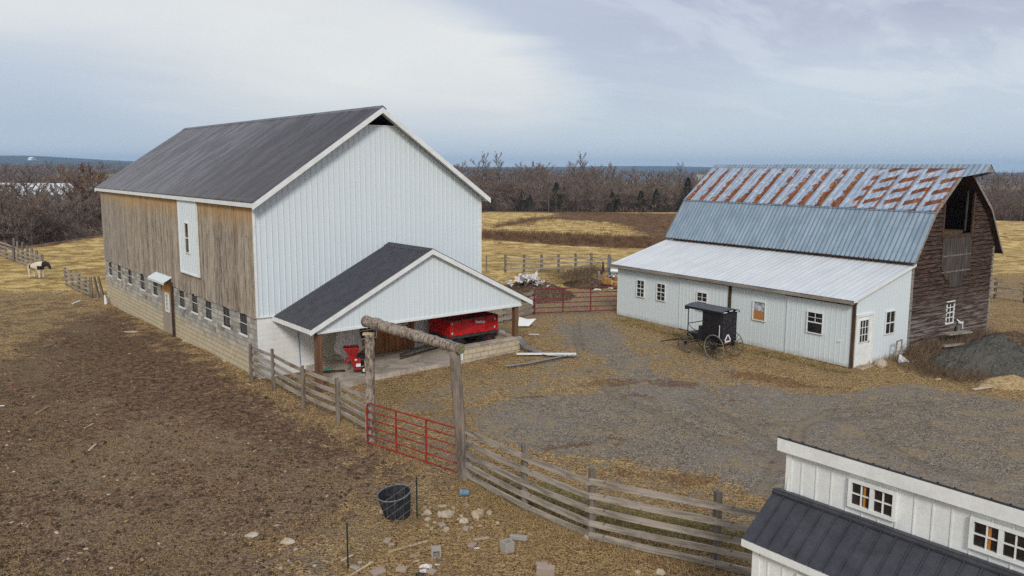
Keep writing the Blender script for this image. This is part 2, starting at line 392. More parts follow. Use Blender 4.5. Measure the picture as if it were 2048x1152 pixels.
def f_rust(t):
    """upper slope: one rust streak up each panel lap, broken into blocks towards the open gable"""
    v = t.coord(); x, y, z = t.sep(v)
    s = t.m('DIVIDE', t.m('SUBTRACT', z, 6.24), 1.97)
    w1 = t.noise(t.comb(t.m('MULTIPLY', y, 1.6), t.m('MULTIPLY', s, 5.5), 0.0), 1.6, 7, .72)
    w2 = t.noise(t.comb(t.m('MULTIPLY', y, 7.0), t.m('MULTIPLY', s, 3.0), 3.0), 1.5, 5, .7)
    q = t.m('FRACT', t.m('DIVIDE', t.m('ADD', y, 50.16), .94))
    wd = t.m('ADD', t.m('SUBTRACT', .44, t.m('MULTIPLY', s, .26)), t.m('MULTIPLY', t.m('SUBTRACT', w1, .5), 1.7))
    streak = t.m('MULTIPLY', t.ss(t.m('SUBTRACT', wd, q), -.015, .035), t.ss(t.m('ADD', s, t.m('MULTIPLY', w2, .3)), 1.12, 1.02))
    rows = t.m('FRACT', t.m('ADD', t.m('MULTIPLY', s, 4.1), t.m('ADD', t.m('MULTIPLY', w1, .35), t.m('MULTIPLY', q, .55))))
    blk = t.m('MULTIPLY', t.ss(t.m('ADD', rows, t.m('MULTIPLY', t.m('SUBTRACT', w2, .5), .25)), .44, .40), t.m('MULTIPLY', t.ss(q, .02, .06), t.ss(t.m('ADD', q, t.m('MULTIPLY', w2, .4)), 1.05, .98)))
    lapq = t.m('MULTIPLY', t.ss(q, .20, .12), t.ss(s, .98, .55))
    blk = t.m('MAXIMUM', blk, t.m('MULTIPLY', lapq, t.ss(w1, .35, .5)))
    near = t.ss(t.m('ADD', y, t.m('MULTIPLY', w1, .4)), 4.1, 3.8)
    mask = t.m('ADD', t.m('MULTIPLY', streak, t.m('SUBTRACT', 1.0, near)), t.m('MULTIPLY', blk, near))
    zinc = t.mix(t.ss(w2, .4, .6), (.27, .35, .46), (.42, .50, .60)); zinc = t.mix(t.ss(w1, .5, .62), zinc, (.56, .62, .68)); zinc = t.mix(t.m('MULTIPLY', t.ss(t.m('FRACT', t.m('DIVIDE', t.m('ADD', y, .31 + 31.0), .31)), .84, .88), .55), zinc, (.16, .20, .26))  # zinc darkened along every rib: painted rib shade
    rust = t.mix(t.ss(w2, .35, .7), (.085, .023, .009), (.30, .105, .030)); rust = t.mix(t.m('MULTIPLY', t.ss(w1, .56, .66), .7), rust, (.42, .21, .05))
    patch = t.m('MULTIPLY', t.ss(t.noise(t.comb(t.m('MULTIPLY', y, 5), t.m('MULTIPLY', s, 9.0), 7.0), 1.7, 3), .66, .70), .8)
    mask = t.m('MULTIPLY', mask, t.m('SUBTRACT', 1.0, patch))
    return {'Base Color': t.mix(mask, zinc, rust), 'Roughness': t.m('ADD', .4, t.m('MULTIPLY', mask, .45)), 'Metallic': t.m('MULTIPLY', t.m('SUBTRACT', 1.0, mask), .2)}
M['rust'] = mat('rusted_roof', f_rust, .5, 0, .5)
M['leanroof'] = mat('pale_metal_roof', lambda t: {'Base Color': t.mix(t.m('MULTIPLY', t.ss(t.m('FRACT', t.m('DIVIDE', t.sep(t.coord())[1], .915)), .035, .02), .55), t.mix(t.ss(t.noise(t.vm('MULTIPLY', t.coord(), (.5, 1.5, 1)), 1.2, 6, .6), .3, .7), (.60, .63, .65), (.68, .71, .72)), (.22, .25, .28)), 'Roughness': .4}, .4, .1, .5)
def f_clap(t):
    v = t.coord(); x, y, z = t.sep(v); rnd = t.geo('Random Per Island')
    sv = t.comb(t.m('ADD', t.m('MULTIPLY', x, .8), t.m('MULTIPLY', rnd, 70)), y, t.m('MULTIPLY', z, 12)); n = t.noise(sv, 2, 7, .7, .4)
    col = t.mix(t.ss(n, .42, .60), (.016, .010, .008), (.118, .076, .056)); col = t.mix(t.m('MULTIPLY', rnd, .35), col, (.065, .042, .034))
    grey = t.m('MULTIPLY', t.m('MULTIPLY', t.ss(z, 3.2, .8), t.ss(t.noise(sv, .9, 5, .7), .42, .62)), .7)
    col = t.mix(grey, col, (.25, .225, .20))
    return {'Base Color': col, 'Normal': t.bump(n, .5, .01)}
M['clap'] = mat('dark_clapboard', f_clap, .9, spec=.12)
M['hatch'] = mat('grey_hatch_boards', f_wood((.030, .025, .022), (.115, .100, .088), ax=2), .9, spec=.12)
M['greytrim'] = mat('weathered_fascia', f_wood((.16, .14, .12), (.33, .30, .26), ax=1), .85)
M['osb'] = mat('chipboard', lambda t: t.mix(t.ss(t.sep(t.coord())[2], 1.66, 1.69), t.mix(t.noise(t.coord(), 26, 4), (.30, .13, .035), (.50, .26, .10)), t.mix(t.ss(t.noise(t.coord(), 7, 4, .6, 1), .42, .6), (.20, .21, .23), (.62, .66, .72))), .6)

def f_stone(t):
    oi = t.n.new('ShaderNodeObjectInfo').outputs['Random']; n = t.noise(t.coord(), 7, 7, .7)
    base = t.mix(oi, (.44, .33, .19), (.52, .46, .36)); return {'Base Color': t.mix(t.ss(n, .3, .7), t.mix(.5, base, (.17, .14, .10)), t.mix(.35, base, (.56, .50, .42))), 'Normal': t.bump(n, .7, .02)}
M['stone'] = mat('field_stone', f_stone, .9, spec=.2)
M['cblock'] = mat('cast_block', lambda t: {'Base Color': t.mix(t.noise(t.coord(), 22, 5, .7), (.22, .20, .18), (.44, .41, .37))}, .95)
M['paver'] = mat('pinkish_paver', lambda t: {'Base Color': t.mix(t.noise(t.coord(), 14, 5, .7), (.25, .19, .15), (.42, .34, .28))}, .95)

# ------------------------------------------------------------------ ground: one sheet to the horizon
def axis_(lo, hi, step, far_lo, far_hi, g=1.16):
    a = list(np.arange(lo, hi + 1e-6, step)); s = step; x = hi
    while x < far_hi: s *= g; x += s; a.append(x)
    s = step; x = lo; b = []
    while x > far_lo: s *= g; x -= s; b.append(x)
    return np.array(b[::-1] + a)
gxs = axis_(-44, 40, .27, -4600, 4600, 1.09); gys = axis_(9, 74, .27, -400, 5100, 1.045)
XX, YY = np.meshgrid(gxs, gys); ZZ = hgt(XX, YY)
nx, ny = len(gxs), len(gys)
def poly_d(pts, x, y):
    """signed distance to a polygon (positive inside)"""
    P = np.array(pts, float); n = len(P); best = np.full(x.shape, 1e9); inside = np.zeros(x.shape, bool)
    for i in range(n):
        a, b = P[i], P[(i + 1) % n]; e = b - a; L = (e ** 2).sum()
        t = np.clip(((x - a[0]) * e[0] + (y - a[1]) * e[1]) / L, 0, 1)
        best = np.minimum(best, np.hypot(x - a[0] - t * e[0], y - a[1] - t * e[1]))
        c = ((a[1] > y) != (b[1] > y)); xi = (b[0] - a[0]) * (y - a[1]) / (b[1] - a[1] + 1e-12) + a[0]
        inside ^= c & (x < xi)
    return np.where(inside, best, -best)
def line_d(pts, x, y):
    P = np.array(pts, float); best = np.full(x.shape, 1e9)
    for i in range(len(P) - 1):
        a, b = P[i], P[i + 1]; e = b - a; L = (e ** 2).sum()
        t = np.clip(((x - a[0]) * e[0] + (y - a[1]) * e[1]) / L, 0, 1)
        best = np.minimum(best, np.hypot(x - a[0] - t * e[0], y - a[1] - t * e[1]))
    return best
def gp(pix): return [tuple(G(*q)[:2]) for q in pix]
MUDP = gp([(230, 612), (300, 650), (500, 765), (640, 850), (735, 893), (860, 950), (770, 985), (690, 1050), (600, 1110), (540, 1300), (-300, 1300), (-300, 850), (-60, 760), (40, 690), (120, 640)])
GRAVP = gp([(1110, 645), (1215, 640), (1250, 690), (1330, 750), (1420, 772), (1480, 764), (1650, 790), (1750, 775), (1820, 768), (1900, 782), (2048, 806), (2500, 850), (2600, 1100), (2048, 1120), (1600, 1010), (1500, 990), (1410, 950), (1250, 925), (1060, 905), (960, 850), (970, 810), (1050, 790), (1180, 785), (1240, 760), (1190, 710), (1130, 690)])
GREENP = gp([(1060, 990), (1200, 1040), (1450, 1110), (1560, 1130), (1540, 1060), (1400, 1030), (1200, 990), (1090, 950)])
GREEN2 = gp([(1080, 1060), (1300, 1100), (1520, 1180), (1200, 1200), (1050, 1160)])
BROWNF = gp([(1105, 424), (1420, 428), (1420, 520), (1285, 470), (1240, 448), (1120, 438)])
WEEDP = gp([(950, 462), (1000, 470), (1120, 474), (1290, 478), (1400, 488), (1400, 520), (1300, 497), (1150, 492), (960, 478)])
def fmask(P, w): return smooth(poly_d(P, XX, YY) / (2 * w) + .5)
mud = fmask(MUDP, 2.6); grav = fmask(GRAVP, .8)
for _p, _w, _v in ((gp([(770, 800), (930, 755), (1060, 735), (1120, 700), (1070, 660), (1240, 645), (1500, 740), (1400, 800), (960, 900), (860, 910), (760, 860)]), .9, .40), (gp([(960, 600), (1000, 575), (1110, 583), (1240, 585), (1236, 640), (1060, 655), (960, 660)]), .8, .44), (gp([(1040, 900), (1180, 1010), (1440, 1060), (1560, 1080), (1600, 1000), (1250, 920)]), .5, .36), (gp([(760, 870), (900, 940), (930, 900), (850, 850)]), .5, .45)):
    grav = np.maximum(grav, _v * fmask(_p, _w))
mud = np.maximum(mud, .42 * fmask(gp([(60, 560), (190, 560), (215, 610), (100, 660), (-100, 720), (-100, 600)]), 2.0)); grav = np.clip(grav, 0, 1)
green = np.maximum(fmask(GREENP, .5), .3 * fmask(GREEN2, .8)); green = np.maximum(green, .8 * smooth(1 - line_d(gp([(1240, 640), (1500, 700), (1690, 742)]), XX, YY) / 1.0))
brownf = np.maximum(fmask(BROWNF, 4), fmask(WEEDP, 1.5))
brownf = np.maximum(brownf, .9 * smooth(1 - line_d([(-60, 70), (-48.6, 78), (-48, 91), (-5, 151), (30, 147), (80, 128), (200, 110)], XX, YY) / 5.0))
brownf = np.maximum(brownf, .8 * smooth(1 - line_d(gp([(1000, 452), (1085, 435), (1160, 436)]), XX, YY) / 2.5))
brownf = np.maximum(brownf, .8 * smooth(1 - line_d(gp([(1985, 470), (2048, 487), (2200, 500)]), XX, YY) / 1.2))
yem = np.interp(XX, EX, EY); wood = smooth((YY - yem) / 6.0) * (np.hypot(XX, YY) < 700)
field = smooth((YY - 44 - .25 * np.abs(XX)) / 14.0)
left = smooth((-16 - XX) / 5) * smooth((YY - 42) / 18); field = np.maximum(field, left)
track = np.maximum.reduce([smooth(1 - line_d(gp(q), XX, YY) / w) for q, w in (([(1500, 1010), (1590, 885), (1600, 850), (1660, 822), (1850, 805)], .34), ([(1620, 980), (1560, 900), (1480, 845), (1380, 800)], .34), ([(1980, 960), (1850, 930), (1760, 885), (1740, 860)], .30), ([(1480, 850), (1620, 842), (1780, 830)], .24),
         ([(1760, 862), (1790, 852), (1830, 850), (1870, 856)], .24), ([(1150, 640), (1160, 700), (1230, 790), (1400, 860), (1600, 930)], .35))])
BAREP = gp([(240, 622), (350, 670), (500, 775), (640, 860), (735, 900), (800, 935), (720, 950), (560, 890), (420, 840), (250, 800), (150, 720)])
bare = np.maximum(fmask(BAREP, 2.2), .7 * fmask(gp([(200, 990), (330, 980), (380, 1020), (260, 1050)]), 1.0))
leaf = np.maximum.reduce([smooth(1 - line_d(gp(q), XX, YY) / w) for q, w in (([(1180, 768), (1290, 765), (1380, 770)], .9), ([(1440, 742), (1560, 762), (1680, 778)], .9), ([(1105, 896), (1170, 888)], .5), ([(1270, 857), (1300, 853)], .35), ([(1040, 797), (1080, 792)], .4), ([(1240, 945), (1330, 955), (1420, 960)], .6))])
ZZ -= .06 * track * grav
me = bpy.data.meshes.new("ground")
me.vertices.add(nx * ny); me.vertices.foreach_set('co', np.stack([XX, YY, ZZ], -1).astype(np.float32).ravel())
ii = (np.arange(ny - 1)[:, None] * nx + np.arange(nx - 1)[None]).ravel()
q = np.stack([ii, ii + 1, ii + nx + 1, ii + nx], -1).astype(np.int32)
me.loops.add(q.size); me.loops.foreach_set('vertex_index', q.ravel()); me.polygons.add(len(q))
me.polygons.foreach_set('loop_start', np.arange(0, q.size, 4, dtype=np.int32)); me.polygons.foreach_set('loop_total', np.full(len(q), 4, np.int32))
me.update(calc_edges=True); me.polygons.foreach_set('use_smooth', [True] * len(q))
for nm, arr in (('mud', mud), ('grav', grav), ('green', green), ('brownf', brownf), ('wood', wood), ('field', field), ('track', track), ('leaf', leaf), ('bare', bare)):
    a_ = me.attributes.new(nm, 'FLOAT', 'POINT'); a_.data.foreach_set('value', arr.astype(np.float32).ravel())
def f_ground(t):
    v = t.geo('Position'); x, y, z = t.sep(v)
    far = t.ss(y, 60, 160); v2 = t.comb(x, y, 0.0)
    nA = t.noise(v2, .16, 6, .6, .4); nB = t.noise(v2, .9, 7, .68, .5); nC = t.noise(v2, 4.2, 7, .72, .6); nD = t.noise(v2, 19.0, 4, .7)
    str_ = t.noise(t.vm('MULTIPLY', v2, (1, 2.2, 1)), 7.5, 6, .75, 1.4)
    def edge(a, w=.9):
        return t.ss(t.m('ADD', t.attr(a), t.m('MULTIPLY', t.m('SUBTRACT', t.m('ADD', t.m('MULTIPLY', nB, .55), t.m('MULTIPLY', nC, .45)), .5), w * 2.2)), .42, .58)
    nE = t.noise(v2, 42.0, 3, .75)
    mixn = lambda a, wa, b, wb: t.m('ADD', t.m('MULTIPLY', a, wa), t.m('MULTIPLY', b, wb))
    fine = mixn(str_, .6, nD, .4); fine2 = mixn(fine, .8, nE, .2)
    straw = t.mix(t.ss(fine2, .46, .55), (.095, .052, .023), (.70, .49, .235))
    straw = t.mix(t.m('MULTIPLY', t.ss(mixn(nB, .5, nC, .5), .50, .58), .70), straw, t.mix(t.ss(fine, .44, .56), (.085, .040, .019), (.34, .175, .078)))
    straw = t.mix(t.m('MULTIPLY', t.ss(mixn(nA, .6, nB, .4), .50, .58), .45), straw, t.mix(t.ss(fine, .44, .56), (.17, .11, .05), (.50, .38, .17)))
    mudc = t.mix(t.ss(mixn(nC, .4, fine2, .6), .455, .55), (.054, .029, .017), (.30, .19, .120))
    lit_m = t.m('MULTIPLY', t.ss(mixn(str_, .5, nC, .5), t.m('ADD', .465, t.m('MULTIPLY', t.ss(y, 17, 25), .06)), t.m('ADD', .535, t.m('MULTIPLY', t.ss(y, 17, 25), .05))), .8)
    nb_ = t.m('SUBTRACT', 1.0, t.m('MULTIPLY', t.ss(t.m('ADD', t.attr('bare'), t.m('MULTIPLY', t.m('SUBTRACT', nB, .5), 1.2)), .3, .7), .85))
    lit_m = t.m('MULTIPLY', lit_m, nb_)
    mudc = t.mix(lit_m, mudc, t.mix(t.ss(nD, .45, .56), (.13, .078, .044), (.48, .335, .205)))
    mudc = t.mix(t.m('MULTIPLY', t.m('MULTIPLY', t.ss(mixn(nA, .55, nB, .45), .47, .55), .8), nb_), mudc, t.mix(t.ss(fine2, .44, .56), (.10, .062, .036), (.42, .31, .19)))
    olive = t.m('MULTIPLY', t.ss(t.m('ADD', x, t.m('MULTIPLY', nA, 6.0)), -6.0, -16.0), t.ss(mixn(nB, .5, fine, .5), .46, .56))
    mudc = t.mix(t.m('MULTIPLY', olive, .55), mudc, (.165, .122, .058))
    pv = t.vor(v2, 7.0); pebm = t.m('MULTIPLY', t.ss(pv.outputs['Distance'], .15, .10), t.ss(t.m('ADD', t.sep(pv.outputs['Color'])[0], t.m('MULTIPLY', t.attr('bare'), .05)), .92, .93))
    mudc = t.mix(t.m('MULTIPLY', pebm, .85), mudc, (.48, .42, .33))
    gv = t.vor(v2, 34.0); gcol = t.mix(t.ss(t.sep(gv.outputs['Color'])[0], .15, .9), (.13, .106, .078), (.46, .40, .32))
    gcol = t.mix(t.m('MULTIPLY', t.ss(mixn(nC, .5, nD, .5), .46, .58), .5), gcol, (.095, .085, .068))
    gcol = t.mix(t.m('MULTIPLY', t.ss(nA, .46, .58), .35), gcol, t.mix(nD, (.16, .145, .122), (.42, .39, .35)))
    gcol = t.mix(t.m('MULTIPLY', t.ss(mixn(nB, .35, fine2, .65), .500, .565), .75), gcol, (.40, .29, .15))
    rv_ = t.noise(t.vm('ADD', v2, (31.0, 17.0, 0.0)), .55, 6, .65, .6)
    leafm = t.m('MULTIPLY', t.ss(t.m('ADD', mixn(rv_, .7, nC, .3), t.m('MULTIPLY', t.attr('leaf'), .16)), .585, .635), t.ss(nD, .40, .52))
    gcol = t.mix(t.m('MULTIPLY', leafm, .8), gcol, (.16, .068, .030))
    tk = t.m('ADD', t.attr('track'), t.m('MULTIPLY', t.m('SUBTRACT', mixn(nB, .5, nC, .5), .5), 2.6))
    tk = t.m('MULTIPLY', tk, t.ss(t.attr('track'), .0, .35))
    gcol = t.mix(t.m('MULTIPLY', t.ss(tk, .10, .50), .30), gcol, (.085, .070, .052))
    gcol = t.mix(t.m('MULTIPLY', t.ss(tk, .45, .95), .50), gcol, t.mix(nD, (.20, .155, .105), (.50, .41, .30)))
    fld = t.mix(t.ss(t.m('ADD', t.m('MULTIPLY', t.noise(t.vm('MULTIPLY', v2, (.8, 1, 1)), .7, 8, .75, .6), .5), t.m('MULTIPLY', fine, .5)), .445, .56), (.26, .165, .055), (.82, .60, .24))
    fld = t.mix(t.m('MULTIPLY', t.ss(t.noise(v2, .14, 7, .7, .5), .51, .62), .5), fld, t.mix(fine, (.12, .07, .028), (.44, .28, .11)))
    near = t.mix(edge('mud', 2.4), straw, mudc)
    near = t.mix(t.m('MULTIPLY', leafm, t.m('SUBTRACT', .6, t.m('MULTIPLY', t.attr('mud'), .6))), near, (.15, .062, .028))
    near = t.mix(t.m('MULTIPLY', edge('green', .9), t.m('ADD', .35, t.m('MULTIPLY', nC, .4))), near, t.mix(nD, (.07, .085, .022), (.21, .19, .05)))
    near = t.mix(edge('grav', 2.4), near, gcol)
    col = t.mix(edge('field', .8), near, fld)
    far_f = t.mix(t.ss(t.noise(v2, .004, 3), .45, .55), (.10, .085, .06), (.30, .24, .10))
    dist = t.ss(y, 420, 700)
    brn = t.mix(t.ss(t.noise(t.vm('MULTIPLY', v2, (.5, 1, 1)), 1.6, 8, .8), .42, .58), (.060, .032, .020), (.27, .165, .085))
    col = t.mix(t.ss(t.m('ADD', t.attr('brownf'), t.m('MULTIPLY', t.m('SUBTRACT', nB, .5), 1.4)), .4, .65), col, brn)
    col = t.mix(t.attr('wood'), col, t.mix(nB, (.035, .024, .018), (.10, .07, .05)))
    col = t.mix(dist, col, far_f)
    col = t.mix(t.ss(y, 1900, 2900), col, t.mix(t.ss(t.noise(v2, .006, 4, .7), .5, .6), (.028, .033, .028), (.07, .075, .05)))
    h = t.m('ADD', t.m('MULTIPLY', nC, 1.3), t.m('ADD', t.m('MULTIPLY', nD, .7), t.m('MULTIPLY', nB, 1.0)))
    bs = t.m('SUBTRACT', 1.0, t.m('MULTIPLY', far, .9))
    b = t.n.new('ShaderNodeBump'); t.put(b.inputs['Strength'], t.m('MULTIPLY', bs, .75)); b.inputs['Distance'].default_value = .16; t.put(b.inputs['Height'], h)
    return {'Base Color': col, 'Normal': b.outputs[0], 'Roughness': .95}
M['ground'] = mat('ground_cover', f_ground, .95, spec=.08)
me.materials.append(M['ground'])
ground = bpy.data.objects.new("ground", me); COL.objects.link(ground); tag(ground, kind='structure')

# ------------------------------------------------------------------ building helpers
def ribs(u0, u1, pitch, h=.018, w=.035, flatw=.02):
    pr = []; u = u0
    while u < u1 - 1e-6:
        e = min(u + pitch, u1); pr.append((u, 0))
        if e - u > w + .01: pr += [(e - w, 0), (e - w * .7, h), (e - w * .3, h)]
        u = e
    pr.append((u1, 0)); return pr
def corr(u0, u1, pitch, h=.02):
    n = int(round((u1 - u0) / pitch)); p = (u1 - u0) / n; pr = []
    for i in range(n): u = u0 + i * p; pr += [(u, 0), (u + p * .55, 0), (u + p * .65, h), (u + p * .9, h)]
    pr.append((u1, 0)); return pr
def add_window(parent, fn, u0, u1, z0, z1, cols, rows, split=None, frame=.04, mw=.017, framemat='trim', glassmat='glass', sill=False, name='window', lower=True):
    """fn(u, z, off): wall frame; a window part with a glass sub-part"""
    m = MB(); f = frame
    m.box(u0 - f, u1 + f, z0 - f, z0, 0, .05, fn).box(u0 - f, u1 + f, z1, z1 + f, 0, .05, fn)
    m.box(u0 - f, u0, z0, z1, 0, .05, fn).box(u1, u1 + f, z0, z1, 0, .05, fn)
    if split: m.box(u0, u1, split - .022, split + .022, .0, .042, fn)
    for c in range(1, cols): u = u0 + (u1 - u0) * c / cols; m.box(u - mw / 2, u + mw / 2, z0 if lower else split, z1, .0, .034, fn)
    segs = [(z0, z1)] if not split else ([(z0, split), (split, z1)] if lower else [(split, z1)])
    for a, b in segs:
        n = rows if not split else rows
        for r in range(1, n): z = a + (b - a) * r / n; m.box(u0, u1, z - mw / 2, z + mw / 2, .0, .031, fn)
    w = m.build(name, M[framemat], parent)
    g = MB().box(u0, u1, z0, z1, -.02, .012, fn).build('glass', M[glassmat], w)
    if sill: MB().box(u0 - .06, u1 + .06, z0 - f - .05, z0 - f, 0, .09, fn).build('sill', M['trim'], w)
    return w
def holed(m, u0, u1, z0, z1, ops, fn, depth=.18, bot=None):
    us = sorted({u0, u1} | {o[0] for o in ops} | {o[1] for o in ops}); zs = sorted({z0, z1} | {o[2] for o in ops} | {o[3] for o in ops})
    for i in range(len(us) - 1):
        for j in range(len(zs) - 1):
            uc, zc_ = (us[i] + us[i + 1]) / 2, (zs[j] + zs[j + 1]) / 2
            if any(o[0] < uc < o[1] and o[2] < zc_ < o[3] for o in ops): continue
            m.face(fn(us[i], zs[j], 0), fn(us[i + 1], zs[j], 0), fn(us[i + 1], zs[j + 1], 0), fn(us[i], zs[j + 1], 0))
    for a, b, c, d in ops:
        for p, q_ in (((a, c), (b, c)), ((b, c), (b, d)), ((b, d), (a, d)), ((a, d), (a, c))):
            m.face(fn(*p, 0), fn(*q_, 0), fn(*q_, -depth), fn(*p, -depth))
    return m

# ================================================================== big white barn
barn = empty('white_barn', (A2[0], A2[1], 0), BYAW)
tag(barn, 'big barn with white metal gable, weathered plank side, dark ribbed roof and gabled porch', 'barn')
BW, BL, HE, HR, OS, OE, HS = 10.56, 24.24, 6.66, 10.39, .19, .52, 2.36
slope = (HR - HE) / (BW / 2 + OS)
side = lambda u, z, o=0: Vector((-o, u, z)); front = lambda u, z, o=0: Vector((u, -o, z))
WY = [23.0, 20.85, 18.5, 15.9, 13.55, 9.17, 7.32, 5.5, 3.31, 1.43]; ww = .41
ops = [(w - ww, w + ww, 1.5, 2.34) for w in WY] + [(10.9, 12.5, -.4, 2.34)]
m = MB(); holed(m, 0, BL, -.9, HS, ops, side, .16)
m.face((0, BL, -.9), (BW, BL, -.9), (BW, BL, HS), (0, BL, HS)).face((BW, 0, -.9), (BW, BL, -.9), (BW, BL, HS), (BW, 0, HS))
m.build('block_wall', M['block'], barn)
rr = random.Random(3)
for w in WY:
    wn = MB(); a, b = w - ww, w + ww; zt, zb, zm = 2.34, 1.5, 1.92
    fn = lambda u, z, o: side(u, z, o - .07)
    wn.box(a, b, zb, zb + .03, 0, .03, fn).box(a, a + .035, zb, zt, 0, .03, fn).box(b - .035, b, zb, zt, 0, .03, fn).box(a, b, zm - .02, zm + .02, 0, .045, fn)
    for k in range(1, 4): u = a + (b - a) * k / 4; wn.box(u - .008, u + .008, zm, zt, 0, .02, fn)
    p = wn.build('window', M['darkmetal'], barn)
    MB().box(a, b, zb, zt, -.03, .004, fn).build('glass', M['oldglass'], p)
    MB().box(a, b, zm - .012, zm + .012, .045, .055, fn).build('rail', M['trim'], p)
    MB().box(a - .03, b + .03, 1.42, 1.5, -.1, .04, side).build('sill', M['trim'], p)
m = MB(); u = 0.0
while u < BL - .01:
    w = rr.uniform(.17, .29); e = min(u + w, BL)
    if e > BL - .12: e = BL
    o = rr.uniform(.0, .022); m.box(u, e - .018, HS - .04 + rr.uniform(-.05, .03), HE + .16, .002 + o, .03 + o, side); u = e
m.build('plank_wall', M['plank'], barn)
MB().box(0, BL, HS - .02, HE + .1, -.02, 0, side).build('wall_backing', M['dark'], barn)
# gable siding
rt = lambda u: HR - slope * abs(u - BW / 2) - .10
pr = ribs(0, BW, .235, .024, .035); k = sorted(pr + [(c, 0) for c in (4.86, 5.70 + 0.0) if 0])
MB().sheet(pr, lambda u: HS, lambda u: min(rt(u), 9.72), lambda u, z, o: (u, -.03 - o, z)).build('gable_siding', M['white'], barn)
MB().box(0, BW, HS - .03, HS + .01, .0, .075, front).build('siding_trim', M['trim'], barn)
MB().box(-.04, .05, HS, HE + .1, .02, .085, front).build('corner_trim', M['trim'], barn); MB().box(BW - .05, BW + .04, HS, HE + .1, .02, .085, front).build('corner_trim', M['trim'], barn)
m = MB(); m.face((BW, 0, HS), (BW, BL, HS), (BW, BL, HE + .12), (BW, 0, HE + .12)); m.face((0, BL, HS), (BW, BL, HS), (BW, BL, HE), (BW / 2, BL, HR - .1), (0, BL, HE)); m.build('far_siding', M['white'], barn)
m = MB(); m.box(5.28 - .9, 5.28 + .9, 9.68, 9.72, -.3, .06, front); m.build('opening_ledge', M['trim'], barn)

# roof
def roof_side(sign, y0, y1, pr, z_ridge, uc, half, drop, th=.03):
    f = lambda u, v, o: (uc + sign * half * v, u, z_ridge - drop * v + o + th)
    return f
prf = corr(-OE, BL + OE, .205, .045); hw = BW / 2 + OS
m = MB()
for sg in (-1, 1): m.sheet(prf, lambda u: 0, lambda u: 1, roof_side(sg, 0, 0, None, HR, BW / 2, hw, HR - HE))
rf = m.build('roof', M['roof'], barn)
m = MB()
for sg in (-1, 1):
    x = lambda v: BW / 2 + sg * hw * v
    m.box(0, .035, -OE, BL + OE, .04, .10, lambda a, b, c: (BW / 2 + sg * (.0 + a * 5), b, HR + c - a * 5 * slope))
m.build('ridge_cap', M['roof'], rf)
m = MB()
for sg in (-1, 1):
    f = lambda a, b, c: (BW / 2 + sg * hw * a, b, HR - (HR - HE) * a + c)
    m.box(.0, 1.005, -OE - .02, -OE + .015, -.20, .022, f).box(.0, 1.005, BL + OE - .015, BL + OE + .02, -.20, .022, f)
    m.box(.0, 1.0, -OE + .015, -.0, -.075, -.055, f)
    m.box(BW / 2 + sg * (hw - .01), BW / 2 + sg * (hw + .02), -OE, BL + OE, HE - .14, HE + .02)
m.build('fascia', M['trim'], rf)
m = MB()
for sg in (-1, 1):
    f = lambda a, b, c: (BW / 2 + sg * hw * a, b, HR - (HR - HE) * a + c); m.box(0, .999, 0.0, BL, -.02, .01, f)
m.build('roof_deck', M['darkpost'], rf)
# sliding hay door on the plank side
hd = MB().sheet(ribs(6.22, 8.62, .235, .018), lambda u: 3.24, lambda u: 6.58, lambda u, z, o: side(u, z, .10 + o)).build('hay_door', M['white'], barn)
m = MB(); m.box(6.18, 8.66, 3.2, 3.26, .05, .14, side).box(6.16, 6.22, 3.2, 6.6, .05, .14, side).box(8.62, 8.68, 3.2, 6.6, .05, .14, side); m.build('door_edge', M['trim'], hd)
add_window(hd, lambda u, z, o: side(u, z, o + .11), 7.23, 7.75, 4.2, 5.5, 1, 1, split=4.85)
MB().box(6.3, 10.75, 6.56, 6.63, .06, .17, side).build('door_track', M['steel'], hd)
# small side door with its white canopy
dr = MB(); u = 10.95
while u < 12.45: dr.box(u, u + .245, -.35, 2.3, -.06, -.03 + .012 * (int(u * 10) % 2), side); u += .25
dr = dr.build('side_door', M['doorwood'], barn)
add_window(dr, lambda u, z, o: side(u, z, o - .03), 11.35, 11.78, .95, 1.78, 2, 4, frame=.06, mw=.03)
m = MB(); m.box(10.45, 13.1, 0, 1, 0, .03, lambda u, s, o: side(u, 2.72 - .24 * s + o, .02 + .42 * s)); m.box(10.45, 13.1, 2.40, 2.50, .42, .45, side); m.build('door_canopy', M['white'], barn)
MB().box(10.36, 10.46, -.5, 2.50, .03, .13, side).build('canopy_post', M['darkpost'], barn)
# painted block gable base, doors under the porch
m = MB(); holed(m, 0, BW, -.4, HS, [(2.42, 3.42, .38, 2.3), (7.9, 8.72, .2, 2.2)], front, .15); m.build('painted_block_wall', M['paintblock'], barn)
MB().box(7.9, 8.72, .2, 2.2, -.6, -.14, front).build('dark_doorway', M['dark'], barn)
fn = lambda u, z, o: front(u, z, o - .10)
e = MB().box(2.44, 3.40, .40, 2.3, -.02, .02, fn).build('entry_door', M['cream'], barn)
add_window(e, lambda u, z, o: fn(u, z, o + .02), 2.56, 3.28, 1.38, 2.1, 3, 2, frame=.03, mw=.028)
MB().box(2.44, 3.40, .05, .36, .02, .10, front).build('door_step', M['block'], barn)
for a, b in ((3.82, 5.42), (5.44, 6.94)):
    m = MB(); u = a
    while u < b - .01: m.box(u, min(u + .19, b) - .006, .22, 2.32, .03, .05 + .006 * (int(u * 50) % 3), front); u += .19
    d = m.build('sliding_door', M['stainwood'], barn)
    add_window(d, lambda u, z, o: front(u, z, o + .06), (4.25 if a < 5 else 5.86), (5.02 if a < 5 else 6.52), (.98 if a < 5 else 1.36), (1.62 if a < 5 else 2.08), 2, 2, frame=.05, mw=.03)
MB().box(4.02, 4.16, .2, 2.4, .06, .13, front).build('dark_pipe', M['black'], barn)
